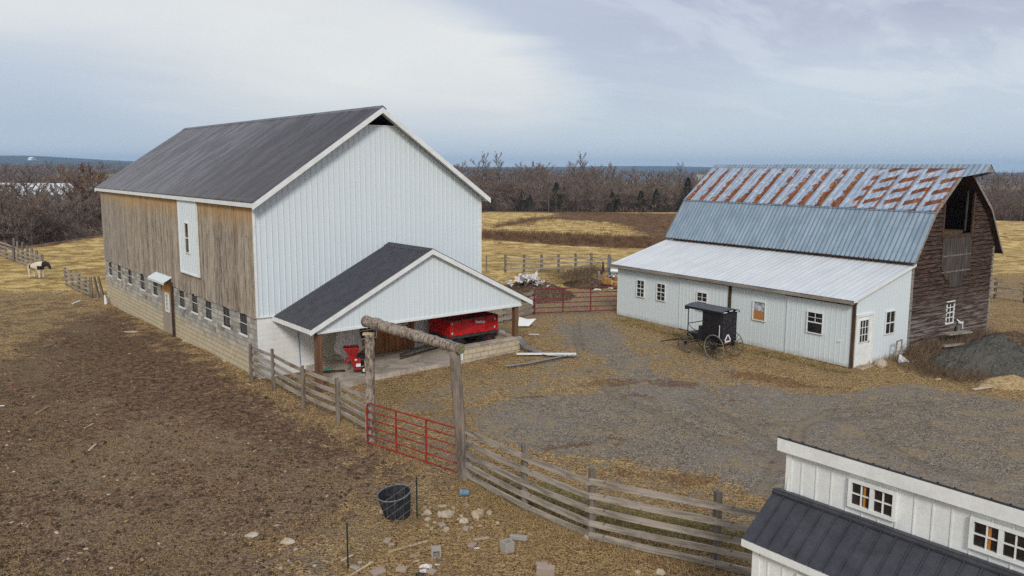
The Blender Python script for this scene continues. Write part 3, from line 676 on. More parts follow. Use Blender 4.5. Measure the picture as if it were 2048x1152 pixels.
MB().tube([front(1.62, 2.3, .04), front(1.62, 1.6, .05), front(1.66, .3, .06)], .012, 5).build('blue_hose', mat('blue_hose', (.02, .12, .45, 1), .5), barn)
# porch roof
PU0, PU1, PC, PZE, PZR, PD = .60, 10.90, 5.75, 2.31, 4.86, 3.30
prp = corr(.0, PD, .22, .035); m = MB()
for sg, ue in ((-1, PU0), (1, PU1)):
    m.sheet(prp, lambda u: 0, lambda u: 1, lambda u, v, o: (PC + (ue - PC) * v, -.04 - u, PZR - (PZR - PZE) * v + o + .02))
pf = m.build('porch_roof', M['roofblack'], barn)
m = MB()
for sg, ue in ((-1, PU0), (1, PU1)):
    f = lambda a, b, c: (PC + (ue - PC) * a, b, PZR - (PZR - PZE) * a + c)
    m.box(0, 1.0, -PD - .055, -PD - .02, -.17, .018, f); m.box(.0, 1.0, -PD - .02, -.06, -.04, -.012, f)
    m.box(ue - .02, ue + .02, -PD - .02, -.05, PZE - .13, PZE + .03)
m.build('porch_fascia', M['trim'], pf)
m = MB()
for ue in (PU0, PU1): f = lambda a, b, c: (PC + (ue - PC) * a, b, PZR - (PZR - PZE) * a + c); m.box(0, .05, -PD - .03, -.05, .03, .055, f)
m.build('porch_ridge_cap', M['roofblack'], pf)
prt = lambda u: PZR - (PZR - PZE) * abs(u - PC) / 5.15 - .09
MB().sheet(ribs(.95, 10.42, .225, .014), lambda u: min(2.19, prt(u)), lambda u: max(prt(u), 2.19), lambda u, z, o: (u, -3.13 - o, z)).build('porch_gable', M['white'], barn)
m = MB(); m.box(.95, 10.42, 2.12, 2.20, 3.10, 3.17, front); m.build('porch_header_trim', M['trim'], barn)
MB().box(.95, 10.42, 2.13, 2.36, 2.92, 3.09, front).build('porch_beam', M['darkpost'], barn)
MB().box(10.1, 10.3, 2.05, 2.2, 0.05, 2.92, front).build('porch_beam', M['darkpost'], barn)
MB().box(.93, 1.15, -.1, 2.13, 2.88, 3.10, front).build('porch_post', M['brownpost'], barn)
MB().box(10.12, 10.32, .80, 2.13, 2.88, 3.08, front).build('porch_post', M['brownpost'], barn)
m = MB(); m.beam((9.45, -2.98, 2.12), (10.12, -2.98, 1.55), .08, .1); m.build('knee_brace', M['darkpost'], barn) if 0 else None
# porch floor and the low block wall in front of the wagon
m = MB(); pts = [(1.9, -3.05), (2.3, -3.15), (3.1, -2.95), (4.98, -3.02), (7.3, -3.2), (10.3, -3.15), (10.5, 0), (1.9, 0)]
m.face(*[(x, y, .205) for x, y in pts]); 
for i in range(len(pts)): a, b = pts[i], pts[(i + 1) % len(pts)]; m.face((a[0], a[1], -.2), (b[0], b[1], -.2), (b[0], b[1], .205), (a[0], a[1], .205))
slab = m.build('concrete_slab', M['concrete'], None, (A2[0], A2[1], 0), BYAW); tag(slab, kind='structure')
m = MB(); m.box(7.38, 10.34, -3.16, -2.96, -.1, .70); m.box(10.14, 10.34, -2.96, -.1, -.1, .70)
wl = empty('low_block_wall', tuple(A2) + (0,), BYAW); tag(wl, 'low grey block wall in front of the red wagon under the porch', 'wall')
m.build('block_course', M['curb'], wl); MB().box(7.33, 10.38, -3.20, -2.93, .70, .785).box(10.11, 10.38, -2.93, -.08, .70, .785).build('cap', M['concrete'], wl)
MB().box(7.25, 7.33, -3.14, -3.02, .1, .72).build('end_board', M['trim'], wl)

# ================================================================== old gambrel barn with white lean-to
ob = empty('gambrel_barn', (D2[0], D2[1], 0), DYAW)
tag(ob, 'old dark clapboard barn with rusty gambrel roof and a white metal lean-to', 'barn')
LW, LL, X1 = 4.16, 14.05, 11.4
lf = lambda u, z, o=0: Vector((-o, u, z)); le = lambda u, z, o=0: Vector((u, -o, z))
ltop = lambda x: 2.70 + (4.0 - 2.84) * x / LW
MB().sheet(ribs(0.02, 3.12, .235, .008), lambda u: .02, lambda u: 2.62, lambda u, z, o: lf(u, z, .05 + o)).build('sliding_door_panel', M['white'], ob)
MB().sheet(ribs(6.34, 9.42, .235, .008), lambda u: .04, lambda u: 2.62, lambda u, z, o: lf(u, z, .05 + o)).build('sliding_door_panel', M['white'], ob)
MB().sheet(ribs(3.12, 6.18, .235, .008), lambda u: .0, lambda u: 2.62, lambda u, z, o: lf(u, z, .01 + o)).build('front_siding', M['white'], ob)
MB().sheet(ribs(9.42, LL, .235, .008), lambda u: .0, lambda u: 2.62, lambda u, z, o: lf(u, z, .01 + o)).build('front_siding', M['white'], ob)
m = MB(); m.box(0, .04, -.2, 2.62, -.02, .005, lambda a, z, o: lf(a * 350, z, o - .03)); m.face((0, LL, -.2), (LW, LL, -.2), (LW, LL, 3.85), (0, LL, 2.7)); m.build('back_wall', M['white'], ob)
MB().sheet(ribs(.06, LW, .235, .008), lambda u: .02, lambda u: ltop(u), lambda u, z, o: le(u, z, .02 + o)).build('end_siding', M['white'], ob)
MB().box(6.20, 6.30, .0, 2.64, .0, .10, lf).build('dark_post', M['darkpost'], ob)
MB().box(-.10, .01, -.05, 2.66, -.02, .09, lf).build('dark_post', M['darkpost'], ob)
MB().box(6.2, 9.45, 2.60, 2.70, .06, .16, lf).build('door_track', M['darkpost'], ob)
MB().box(.1, 3.15, 2.58, 2.68, .06, .16, lf).build('door_track', M['darkpost'], ob)
MB().box(9.4, 12.6, -.12, .02, .02, .06, lf).build('sill_board', M['greytrim'], ob)
MB().tube([lf(.42, 1.05, .07), lf(.42, 1.05, .14), lf(.52, 1.10, .14)], .014, 6).build('door_pull', M['trim'], ob)
f1 = lambda u, z, o: lf(u, z, o + .03)
for (a, b, c, d) in ((11.93, 12.46, 1.27, 2.12), (10.41, 10.97, 1.28, 2.12)): add_window(ob, f1, a, b, c, d, 2, 2, split=(c + d) / 2)
add_window(ob, lambda u, z, o: lf(u, z, o + .07), 7.59, 8.2, 1.2, 2.04, 2, 2, split=1.62)
add_window(ob, lambda u, z, o: lf(u, z, o + .07), 1.32, 2.02, 1.18, 2.03, 2, 2, split=1.62, lower=False)
w = MB(); a, b, c, d = 4.24, 4.87, 1.25, 2.07
w.box(a - .04, b + .04, c - .04, c, 0, .05, f1).box(a - .04, b + .04, d, d + .04, 0, .05, f1).box(a - .04, a, c, d, 0, .05, f1).box(b, b + .04, c, d, 0, .05, f1)
w = w.build('boarded_window', M['trim'], ob); w['label'] = 'window boarded with chipboard and foil'; MB().box(a, b, c, d, -.01, .01, f1).build('board', M['osb'], w)
add_window(ob, lambda u, z, o: le(u, z, o + .035), 2.32, 2.98, 1.15, 2.08, 2, 1, split=1.6)
# entry door, set in its deep white casing
m = MB(); f = le; m.box(.10, .22, 0, 2.08, .02, .09, f).box(1.30, 1.42, 0, 2.08, .02, .09, f).box(.10, 1.42, 2.08, 2.18, .02, .09, f); cs = m.build('door_casing', M['trim'], ob)
d = MB().box(.24, 1.12, .02, 2.06, .02, .05, f).box(.34, 1.02, .15, .45, .05, .058, f).box(.34, .65, .5, .9, .05, .058, f).box(.71, 1.02, .5, .9, .05, .058, f).build('entry_door', M['trim'], ob)
add_window(d, lambda u, z, o: le(u, z, o + .05), .38, .98, 1.02, 1.92, 3, 3, frame=.03, mw=.022)
MB().obox((1.06, -.08, 1.0), (.03, .03, .03)).build('handle', M['steel'], d)
MB().box(1.12, 1.30, 0.0, 2.08, .02, .045, f).build('door_return', M['trim'], ob)
MB().box(.15, 1.35, -.08, .02, .05, .40, f).build('door_sill', M['concrete'], ob)
# lean-to roof
pr = ribs(-.18, LL + .2, .305, .016, .03)
m = MB().sheet(pr, lambda u: 0, lambda u: 1, lambda u, v, o: (-.32 + (LW + .32) * v, u, 2.82 + 1.19 * v + o))
lr = m.build('lean_to_roof', M['leanroof'], ob)
fr = lambda a, b, c: (-.32 + (LW + .32) * a, b, 2.82 + 1.19 * a + c)
MB().box(0, 1, -.17, LL + .19, -.05, -.012, fr).build('roof_deck', M['darkpost'], lr)
MB().box(-.34, -.31, -.18, LL + .2, 2.66, 2.80).build('fascia', M['greytrim'], lr)
MB().box(-.31, 0.0, -.16, LL + .18, 2.655, 2.70).build('soffit', M['darkpost'], lr)
MB().box(0, 1, -.21, -.18, -.09, .02, fr).build('rake_trim', M['trim'], lr); MB().box(0, 1, LL + .2, LL + .23, -.09, .02, fr).build('rake_trim', M['trim'], lr)
# gambrel roof
YN, YF = -.31, 14.3
prof = [(3.80, 4.10), (3.93, 4.22), (5.28, 6.24), (7.78, 8.21), (10.28, 6.24), (11.50, 4.45), (11.80, 4.08)]
pl = ribs(YN, YF, .235, .045, .05); 
def seg(p, q_, pr, mt, nm, off=0):
    return MB().sheet(pr, lambda u: 0, lambda u: 1, lambda u, v, o: (p[0] + (q_[0] - p[0]) * v, u, p[1] + (q_[1] - p[1]) * v + o + off)).build(nm, mt, ob)
lo = seg(prof[0], prof[2], pl, M['galv'], 'lower_roof'); up = seg((5.24, 6.215), prof[3], ribs(YN, YF, .31, .04, .04), M['rust'], 'upper_roof', .03)
seg(prof[4], prof[3], pl, M['galv'], 'upper_roof'); seg(prof[5], prof[4], pl, M['galv'], 'lower_roof'); seg(prof[6], prof[5], pl, M['galv'], 'eave_flare')
MB().box(5.20, 5.32, YN, YF, 6.175, 6.235).build('break_flashing', M['galv'], lo)
MB().box(-.16, .16, YN - 1.6, YF, 0, .05, lambda a, b, c: (7.78 + a, b, 8.235 - abs(a) * .75 + c)).build('ridge_cap', M['galv'], up) if 0 else None
m = MB(); m.face((7.58, YF, 8.10), (7.58, -1.25, 8.10), (7.78, -1.25, 8.29), (7.78, YF, 8.29)).face((7.78, YF, 8.29), (7.78, -1.25, 8.29), (7.98, -1.25, 8.10), (7.98, YF, 8.10)); m.build('ridge_cap', M['galv'], up)
m = MB()     # rake trim along the open gable, underside boards
for i in range(len(prof) - 1):
    p, q_ = prof[i], prof[i + 1]; m.box(0, 1, YN - .03, YN, -.11, .045, lambda a, b, c: (p[0] + (q_[0] - p[0]) * a, b, p[1] + (q_[1] - p[1]) * a + c))
m.build('rake_trim', M['greytrim'], up)
m = MB()
for i in range(len(prof) - 1):
    p, q_ = prof[i], prof[i + 1]; m.box(0, 1, YN, YF, -.05, -.012, lambda a, b, c: (p[0] + (q_[0] - p[0]) * a, b, p[1] + (q_[1] - p[1]) * a + c))
m.build('roof_deck', M['darkpost'], up)
# hay hood
m = MB()
for sg in (-1, 1):
    m.face((7.78, -1.25, 8.26), (7.78, YN, 8.26), (7.78 + sg * .72, YN, 7.70), (7.78 + sg * .42, -1.25, 7.93))
hh = m.build('hay_hood', M['galv'], ob)
m = MB(); m.face((7.38, -1.23, 7.93), (8.18, -1.23, 7.93), (7.78, -1.23, 8.24)); m.box(7.74, 7.82, -1.23, 0, 8.05, 8.16); m.build('hood_end', M['greytrim'], hh)
MB().tube([(7.78, -.9, 8.05), (7.78, -.9, 7.78), (7.82, -.9, 7.62), (7.9, -.9, 7.68)], .018, 5).build('track_hook', M['darkmetal'], hh)
# clapboard gable
def gx(z):     # roof span at height z
    for (p, q_) in ((prof[0], prof[2]), (prof[2], prof[3])):
        if p[1] <= z <= q_[1]: x = p[0] + (q_[0] - p[0]) * (z - p[1]) / (q_[1] - p[1]); return max(LW, x), min(X1, 15.56 - x)
    return LW, X1
m = MB(); z = -.25; rr = random.Random(5); CH_ = .2; OPN = (6.5, 9.05, 5.08)
def course(m, a, b, z):
    if b - a < .05: return
    j = rr.uniform(-.012, .012); tilt = rr.uniform(-.01, .01)
    m.poly8([(a, .0, z), (b, .0, z), (b, .0, z + CH_), (a, .0, z + CH_), (a, -.09 + j, z + tilt), (b, -.09 + j, z - tilt), (b, -.012, z + CH_ - .004), (a, -.012, z + CH_ - .004)])
while z < 8.0:
    if z + CH_ < HR:
        a, b = gx(z + CH_ * .9)
        if z < 3.9: cuts = [(7.35, 8.02)] if 1.02 < z + .08 < 2.02 else []
        else: cuts = []
        if z + .09 > OPN[2]: cuts = [(OPN[0], OPN[1])]
        x = a
        for c0, c1 in cuts:
            course(m, x, c0, z); x = c1
        sp = rr.uniform(x + .5, b - .3) if b - x > 2 else b
        course(m, x, sp, z); course(m, sp + .004, b, z)
    z += CH_
m.build('clapboard_wall', M['clap'], ob)
m = MB(); m.face((X1, 0, -.3), (X1, 14, -.3), (X1, 14, 4.4), (X1, 0, 4.4)); m.face((LW, 14, -.3), (X1, 14, -.3), (X1, 14, 4.6), (10.28, 14, 6.2), (7.78, 14, 8.15), (5.28, 14, 6.2), (LW, 14, 4.6)); m.face((LW, .03, 2.6), (LW, 14, 2.6), (LW, 14, 4.6), (LW, .03, 4.6)); m.box(4.85, 10.6, 4.95, 5.03, -13.9, -.2, le); m.build('far_walls', M['clap'], ob)
MB().box(LW - .02, LW + .10, -.2, 4.3, .03, .085, le).build('corner_board', M['greytrim'], ob); MB().box(X1 - .12, X1 + .02, -.3, 4.4, .0, .085, le).build('corner_board', M['greytrim'], ob)
m = MB(); m.box(OPN[0] - .1, OPN[0], 5.0, 7.0, .0, .09, le); m.box(OPN[1], OPN[1] + .12, 5.0, 7.1, .0, .09, le); m.box(OPN[0] - .1, OPN[1] + .1, 5.0, 5.08, .0, .12, le); m.build('opening_frame', M['darkpost'], ob)
MB().box(6.55, 9.0, 5.06, 5.25, -2.0, -.3, le).build('hay', mat('old_hay', speck((.10, .065, .025), .3, 12), .9), ob)
MB().beam((9.2, .3, 5.2), (8.9, .15, 7.1), .09, .05, (0, 1, 0)).build('leaning_board', M['hatch'], ob)
# drop-down hatch below the opening
m = MB(); nb = 9
for i in range(nb):
    a, b = 6.48 + 2.6 * i / nb, 6.48 + 2.6 * (i + 1) / nb; c = (a + b) / 2
    lowz = 3.12 if 7.0 < c < 8.6 else 3.45; lowz = 2.72 if 7.25 < c < 8.4 else (3.05 if 6.9 < c < 8.75 else lowz)
    m.poly8([(a, -.10, lowz + (.26 if c < 7.2 else 0)), (b - .01, -.10, lowz + (.26 if c > 8.5 else 0)), (b - .01, -.10, 5.0), (a, -.10, 5.0), (a, -.07, lowz + (.26 if c < 7.2 else 0)), (b - .01, -.07, lowz + (.26 if c > 8.5 else 0)), (b - .01, -.07, 5.0), (a, -.07, 5.0)])
ht = m.build('drop_hatch', M['hatch'], ob)
MB().box(6.5, 9.05, 4.15, 4.22, .10, .125, le).box(6.5, 9.05, 3.42, 3.49, .10, .125, le).build('hatch_batten', M['post'], ht)
add_window(ob, lambda u, z, o: le(u, z, o + .02), 7.38, 7.98, 1.06, 2.0, 2, 2, split=1.53, frame=.07, mw=.035)
m = MB(); m.tube([le(8.25, 1.15, .1), le(8.5, .95, .25), le(8.55, .7, .25)], .03, 6).obox(le(8.45, 1.0, .2), (.16, .05, .03)); m.build('white_bracket', M['trim'], ob)
m = MB(); m.tube([le(7.1, -.1, .5), le(8.2, .75, .25)], .02, 6).tube([le(7.3, -.1, .5), le(8.25, .7, .25)], .015, 6).obox(le(8.22, .8, .22), (.09, .04, .12)); m.build('leaning_conduit', M['steel'], ob)

# ================================================================== white board-and-batten cottage, bottom right
ct = empty('white_cottage', (P2[0], P2[1], 0), BYAW)
tag(ct, 'white board-and-batten outbuilding with black metal roof and clerestory windows, nearest the camera', 'outbuilding')
cw = lambda x0: (lambda u, z, o=0: Vector((x0 - o, -u, z)))
CE = 7.0
lo_, hi_ = cw(.13), cw(1.0)
m = MB(); m.box(.16, CE, -.2, 2.21, -.06, 0, lo_); m.build('lower_wall', M['trim'], ct)
m = MB(); u = .16
m.box(.14, .26, -.2, 2.21, .0, .03, lo_)
while u < CE: u += .247; m.box(u - .011, u + .011, -.2, 2.21, .0, .015, lo_)
m.build('battens', M['trim'], ct)
add_window(ct, lambda u, z, o: lo_(u, z, o + .015), .98, 1.75, 1.35, 2.02, 4, 2, frame=.07)
m = MB(); m.box(.14, CE, 2.70, 3.58, -.06, 0, hi_); m.build('upper_wall', M['trim'], ct)
m = MB(); u = .14; m.box(.12, .22, 2.75, 3.56, 0, .03, hi_)
while u < CE: u += .247; m.box(u - .010, u + .010, 2.75, 3.56, 0, .014, hi_)
m.build('battens', M['trim'], ct)
for a, b in ((1.22, 1.83), (2.90, 3.55), (4.6, 5.25)):
    mid = (a + b) / 2
    w = MB(); f_ = lambda u, z, o: hi_(u, z, o + .015); w.box(a - .05, b + .05, 3.04 - .05, 3.04, 0, .05, f_).box(a - .05, b + .05, 3.38, 3.43, 0, .05, f_).box(a - .05, a, 3.04, 3.38, 0, .05, f_).box(b, b + .05, 3.04, 3.38, 0, .05, f_).box(mid - .03, mid + .03, 3.04, 3.38, 0, .045, f_)
    for s_ in ((a + mid) / 2 - .008, (b + mid) / 2 + .008): w.box(s_ - .009, s_ + .009, 3.04, 3.38, 0, .03, f_)
    w.box(a, b, 3.20, 3.218, 0, .027, f_)
    w = w.build('window', M['trim'], ct); MB().box(a, b, 3.04, 3.38, -.02, .006, f_).build('glass', M['glass'], w)
    MB().box(a + .17, a + .205, 3.04, 3.38, .006, .009, f_).build('curtain_edge', mat('orange_wood_edge', speck((.42, .17, .03), .1, 9), .7), w)
# lower roof
pr = []; u = 0.0
while u < CE: pr += [(u, 0), (u + .195, 0), (u + .2, .028), (u + .215, .028), (u + .22, 0)]; u += .222
m = MB().sheet(pr, lambda u: 0, lambda u: 1, lambda u, v, o: (-.0 + .87 * v, -u, 2.315 + .565 * v + o)); r1 = m.build('lower_roof', M['roofblack'], ct)
m = MB(); m.box(0, CE, .84, 1.0, 2.885, 2.905, lambda a, b, c: (b, -a, c - (b - .84) * .18)).box(0, CE, .83, .845, 2.86, 2.91, lambda a, b, c: (b, -a, c)); m.box(0, CE, .79, .83, 2.87, 2.90, lambda a, b, c: (b, -a, c - (.83 - b) * .6)); m.build('peak_flashing', M['roofblack'], r1)
m = MB(); m.box(0, CE, 2.19, 2.305, .105, .13, lo_).box(0.0, CE, 2.21, 2.23, .0, .105, lo_); m.build('fascia', M['trim'], r1)
m = MB(); m.box(0, 1, .0, .03, -.10, .0, lambda a, b, c: (.01 + .86 * a, -b - .02, 2.31 + .565 * a + c)); m.build('rake_trim', M['trim'], r1)
MB().face((.13, -.17, -.2), (2.4, -.17, -.2), (2.4, -.17, 2.9), (1.0, -.17, 3.5), (.92, -.17, 2.75), (.13, -.17, 2.2)).build('end_wall', M['trim'], ct)
# upper roof
pr = [(a, o * .9) for a, o in pr]
m = MB().sheet(pr, lambda u: 0, lambda u: 1, lambda u, v, o: (.89 + 1.7 * v, -u, 3.765 - 1.0 * v + o)); r2 = m.build('upper_roof', M['roofblack'], ct)
m = MB(); m.box(0, CE, .882, .90, 3.745, 3.772, lambda a, b, c: (b, -a, c)); m.build('drip_edge', M['roofblack'], r2)
m = MB(); m.box(0, CE, .885, .91, 3.535, 3.742, lambda a, b, c: (b, -a, c)).box(0.01, CE, .91, 1.06, 3.54, 3.56, lambda a, b, c: (b, -a, c)); m.build('fascia', M['trim'], r2)

# ================================================================== fences
def board_fence(name, label, bases, hts, rail_z, rh=.15, cat='fence', group=None, postw=.13, side_=1, slack=.02, ends=True, post_over=.05, lean=0.0, wob_=.015):
    rr = random.Random(hash(label) % 1000 if False else len(label))
    root = empty(name, bases[0]); tag(root, label, cat, group); o0 = Vector(bases[0])
    B = [Vector(b) - o0 for b in bases]
    for i, (b, h) in enumerate(zip(B, hts)):
        if h <= 0: continue
        top = Vector((rr.uniform(-lean, lean), rr.uniform(-lean, lean), h))
        m = MB(); m.beam((0, 0, -.3), top, postw, postw * .9, (1, .3, 0)); m.build('post', M['post'], root, b, 0)
    for i in range(len(B) - 1):
        d = B[i + 1] - B[i]; d2 = Vector((d.x, d.y, 0)); nrm = Vector((d2.y, -d2.x, 0)).normalized() * (postw / 2 + .015) * side_
        for z in rail_z:
            za, zb = z + rr.uniform(-wob_, wob_), z + rr.uniform(-wob_, wob_)
            p = B[i] + nrm + Vector((0, 0, za)); q_ = B[i + 1] + nrm + Vector((0, 0, zb)); v = q_ - p; L = v.length
            mm = MB(); n = 6; h_ = rh * rr.uniform(.92, 1.06)
            for k in range(n + 1):
                a = L * k / n + (-.02 if k == 0 else (.02 if k == n else 0)); s0 = -slack * math.sin(math.pi * k / n)
                mm.v += [(a, -.02, -h_ / 2 + s0), (a, .02, -h_ / 2 + s0), (a, .02, h_ / 2 + s0), (a, -.02, h_ / 2 + s0)]
            for k in range(n):
                c0 = 4 * k; mm.f += [(c0, c0 + 1, c0 + 5, c0 + 4), (c0 + 1, c0 + 2, c0 + 6, c0 + 5), (c0 + 2, c0 + 3, c0 + 7, c0 + 6), (c0 + 3, c0, c0 + 4, c0 + 7)]
            mm.f += [(3, 2, 1, 0), (4 * n, 4 * n + 1, 4 * n + 2, 4 * n + 3)]
            x = v.normalized(); y = Vector((0, 0, 1)).cross(x).normalized(); zz_ = x.cross(y)
            mt = Matrix((x, y, zz_)).transposed().to_4x4(); mt.translation = p
            mm.build('rail', M['rail'], root, matrix=mt)
    return root
b1 = [G(503, 762), G(547, 782), G(607, 817), G(676, 847), G(738, 884)]
board_fence('board_fence', 'four-rail grey board fence running from the white barn corner to the log gateway', b1, [1.42, 1.55, 1.46, 1.47, 0], [.40, .69, .98, 1.27], .125, side_=-1)
b2 = [G(937, 958), G(1048, 1018), G(1182, 1078), G(1430, 1135), G(1640, 1180)]
board_fence('board_fence', 'long five-rail grey board fence sagging from the log gateway to the cottage', b2, [0, 1.60, 1.60, 1.62, 1.5], [.14, .41, .71, 1.02, 1.33], .14, side_=1, slack=.015, postw=.14)
bf = [at(px, py, Y) for px, py, Y in ()]
def flat_fence(pix, Ys=None): return [G(*p) for p in pix]
board_fence('back_fence', 'grey board fence across the field behind the debris pile', flat_fence([(1011, 545), (1048, 545), (1083, 545), (1117, 544), (1151, 542), (1182, 541), (1218, 545), (1260, 549)]), [1.4] * 8, [.35, .72, 1.08], .12, postw=.17, slack=.03)
board_fence('back_fence', 'loose wire-and-post fence stub left of the field fence, beside the barn wall', flat_fence([(940, 541), (973, 541), (1005, 544)]), [1.1, 1.2, 0], [.95], .03, postw=.08)
board_fence('side_fence', 'three-rail grey fence seen right of the old clapboard barn', flat_fence([(1950, 596), (1989, 598), (2048, 606), (2110, 614)]), [1.25, 1.3, 1.3, 1.3], [.40, .78, 1.16], .14, postw=.14)
board_fence('gate_fence', 'weathered rail fence leading from the porch to the far red gate', flat_fence([(960, 655), (1010, 645), (1068, 628)]), [0, 1.3, 1.5], [.25, .6, .95, 1.25], .17, postw=.16)
board_fence('paddock_fence', 'leaning grey board fence section right of the pinto horse', flat_fence([(134, 572), (146, 578), (158, 584), (170, 589), (183, 596)]), [1.3, 1.25, 1.2, 1.15, 1.35], [.25, .55, .85, 1.12], .13, postw=.15, lean=.10, wob_=.05)
board_fence('paddock_fence', 'dark-posted grey fence section behind the pinto horse', flat_fence([(29, 521), (37, 525), (46, 528), (56, 533), (66, 536), (76, 539), (86, 545)]), [1.9, 1.8, 1.8, 1.7, 1.6, 1.5, 1.4], [.2, .5, .85, 1.2], .14, postw=.16, lean=.08, wob_=.05)
board_fence('paddock_fence', 'pale grey fence section at the left edge by the bare woods', flat_fence([(-40, 500), (-15, 508), (0, 512), (14, 518), (27, 524)]), [1.4] * 5, [.3, .65, 1.0, 1.35], .15, postw=.14, lean=.05, wob_=.06)
for i, (pa, pb, lb) in enumerate((((198, 596), (188, 553), 'leaning bare post in the paddock, left of the pair by the barn corner'), ((209, 600), (196, 553), 'leaning bare post in the paddock, right of the pair by the barn corner'))):
    g_ = G(*pa); t_ = at(pb[0], pb[1], g_.y); o = MB().beam((0, 0, -.1), t_ - g_, .13, .10, (1, 0, 0)).build('leaning_post', M['post'], None, g_); tag(o, lb, 'post', 'leaning posts by the barn corner')
g_ = G(212, 608); tag(MB().tube([(0, 0, -.1), (0, 0, .55)], .09, 10).build('white_pipe', M['trim'], None, g_), 'short white plastic pipe standing at the far barn corner', 'pipe')
g_ = G(222, 610); tag(MB().tube([(0, 0, -.1), (-.35, 0, .75)], .035, 6).build('dark_stake', M['post'], None, g_), 'thin dark stake leaning by the white pipe at the barn corner', 'stake')

# ------------------------------------------------------------------ log gateway
def rough_log(p, q_, r0, r1, n=22, seed=0, amp=.10, bend=.05):
    rr = random.Random(seed); p, q_ = Vector(p), Vector(q_); d = q_ - p; m = MB(); sd = d.cross(Vector((.3, .2, .9))).normalized(); pts = []; rad = []
    for i in range(n + 1):
        t = i / n; pts.append(p + d * t + sd * bend * math.sin(t * 3.1) + Vector((rr.uniform(-1, 1), rr.uniform(-1, 1), rr.uniform(-1, 1))) * .008)
        rad.append((r0 + (r1 - r0) * t) * (1 + amp * rr.uniform(-.6, .6) + amp * .8 * (math.sin(t * 40 + seed) > .7)))
    return m.tube(pts, rad, 14)
LP = G(741, 884); RP = G(931, 957)
gw = empty('log_gateway', LP); tag(gw, 'rustic log archway of two upright trunks and one long crossing log', 'gateway')
lt = at(740, 668, LP.y); rtp = at(909, 702, RP.y)
rough_log((0, 0, -.3), lt - LP, .150, .135, 26, 2, .13, .05).build('log_post', M['log'], gw, smooth_=True)
rough_log(RP - LP + Vector((0, 0, -.3)), rtp - LP, .165, .135, 20, 4, .03, .03).build('log_post', M['barelog'], gw, smooth_=True)
ba = at(738, 644, LP.y - .05); bb = at(915, 696, RP.y - .05)
e = (bb - ba).normalized()
bl = rough_log(ba - LP - e * .15, bb - LP + e * .12, .165, .135, 34, 9, .13, .04).build('log_beam', M['log'], gw, smooth_=True)
MB().tube([bb - LP + e * .115, bb - LP + e * .14], .135, 16).build('cut_end', M['cutend'], bl)
MB().box(-.2, .12, -.1, .1, -.02, .03, lambda a, b, c: lt - LP + Vector((a, b, c))).build('shim_board', M['freshwood'], gw)
MB().ring(RP - LP + Vector((0, 0, .95)), (0, 0, 1), .172, .012, 20, 5).build('blue_tie', mat('blue_cord', (.05, .2, .5, 1), .6), gw)

def tube_gate(name, label, P, Q, h, z0, nb, mt, r=.022, uprights=(.333, .667)):
    root = empty(name, P); tag(root, label, 'gate'); d = Q - P; L = math.hypot(d.x, d.y); dz = d.z
    f = lambda s, z: Vector((d.x * s, d.y * s, dz * s + z)); rc = .14 / L
    m = MB(); m.tube([f(0, z0), f(0, z0 + h - .12), f(rc * .3, z0 + h - .035), f(rc, z0 + h), f(1 - rc, z0 + h), f(1 - rc * .3, z0 + h - .035), f(1, z0 + h - .12), f(1, z0), f(0, z0)], r * 1.05, 8); m.build('gate_frame', mt, root)
    for k in range(1, nb):
        z = z0 + h * k / nb; MB().tube([f(0, z), f(1, z)], r * .85, 8).build('rail', mt, root)
    for s in uprights: MB().tube([f(s, z0), f(s, z0 + h)], r * 1.1, 8).build('upright', mt, root)
    return root
ga, gb = G(741, 884) + Vector((-.05, -.21, 0)), G(922, 951) + Vector((0, -.03, 0))
tube_gate('tube_gate', 'red tubular farm gate hung inside the log gateway', ga + Vector((0, 0, -.02)), gb + Vector((0, 0, -.02)), 1.18, .10, 5, M['red'], .024, (.333, .655))
ga, gb = G(1069, 630), G(1236, 624)
tube_gate('tube_gate', 'dark red tubular gate between the fence and the lean-to', ga, gb, 1.33, .12, 5, M['darkred'], .032, (.335, .665))
# ------------------------------------------------------------------ wire fence
GRN = mat('green_post_paint', speck((.018, .045, .028), .2, 6), .6)
tp = []
for k, (pb_, pt_, lb) in enumerate((((834, 1036), (833, 955), 'green metal stake post right of the black trough'), ((696, 1137), (694, 1046), 'green metal stake post at the bottom left of the rocks'))):
    b_ = G(*pb_); t_ = at(pt_[0], pt_[1], b_.y); h = (t_ - b_).z
    m = MB(); m.box(-.017, .017, -.004, .004, -.2, h).box(-.004, .004, -.004, .022, -.2, h)
    for i in range(9): m.box(-.006, .006, .006, .02, .12 + i * (h - .15) / 9 - .008, .12 + i * (h - .15) / 9 + .008)
    tag(m.build('stake_post', GRN, None, b_), lb, 'post'); tp.append((b_, h))
m = MB(); wp = [(RP + Vector((-.02, -.15, 0)), 1.1), (tp[0][0], tp[0][1]), (tp[1][0], tp[1][1]), (G(500, 1230), .9)]
for i in range(3):
    (a, ha), (b, hb) = wp[i], wp[i + 1]
    for f_ in (.12, .34, .56, .78, .97):
        pts = [a.lerp(b, t / 8) + Vector((0, 0, (ha * (1 - t / 8) + hb * t / 8) * f_ - .05 * math.sin(math.pi * t / 8) + random.uniform(-.012, .012))) for t in range(9)]
        m.tube(pts, .0042, 4, False)
    n = int((b - a).length / .28)
    for k in range(1, n):
        p = a.lerp(b, k / n); hh_ = ha * (1 - k / n) + hb * k / n; sx = random.uniform(-.05, .05)
        m.tube([p + Vector((0, 0, hh_ * .12)), p + Vector((sx, 0, hh_ * .95))], .003, 3, False)
m.v = [tuple(Vector(v) - RP) for v in m.v]
tag(m.build('wire_mesh', M['steel'], None, RP), 'slack thin wire netting strung between the log post and green stakes', 'wire fence')

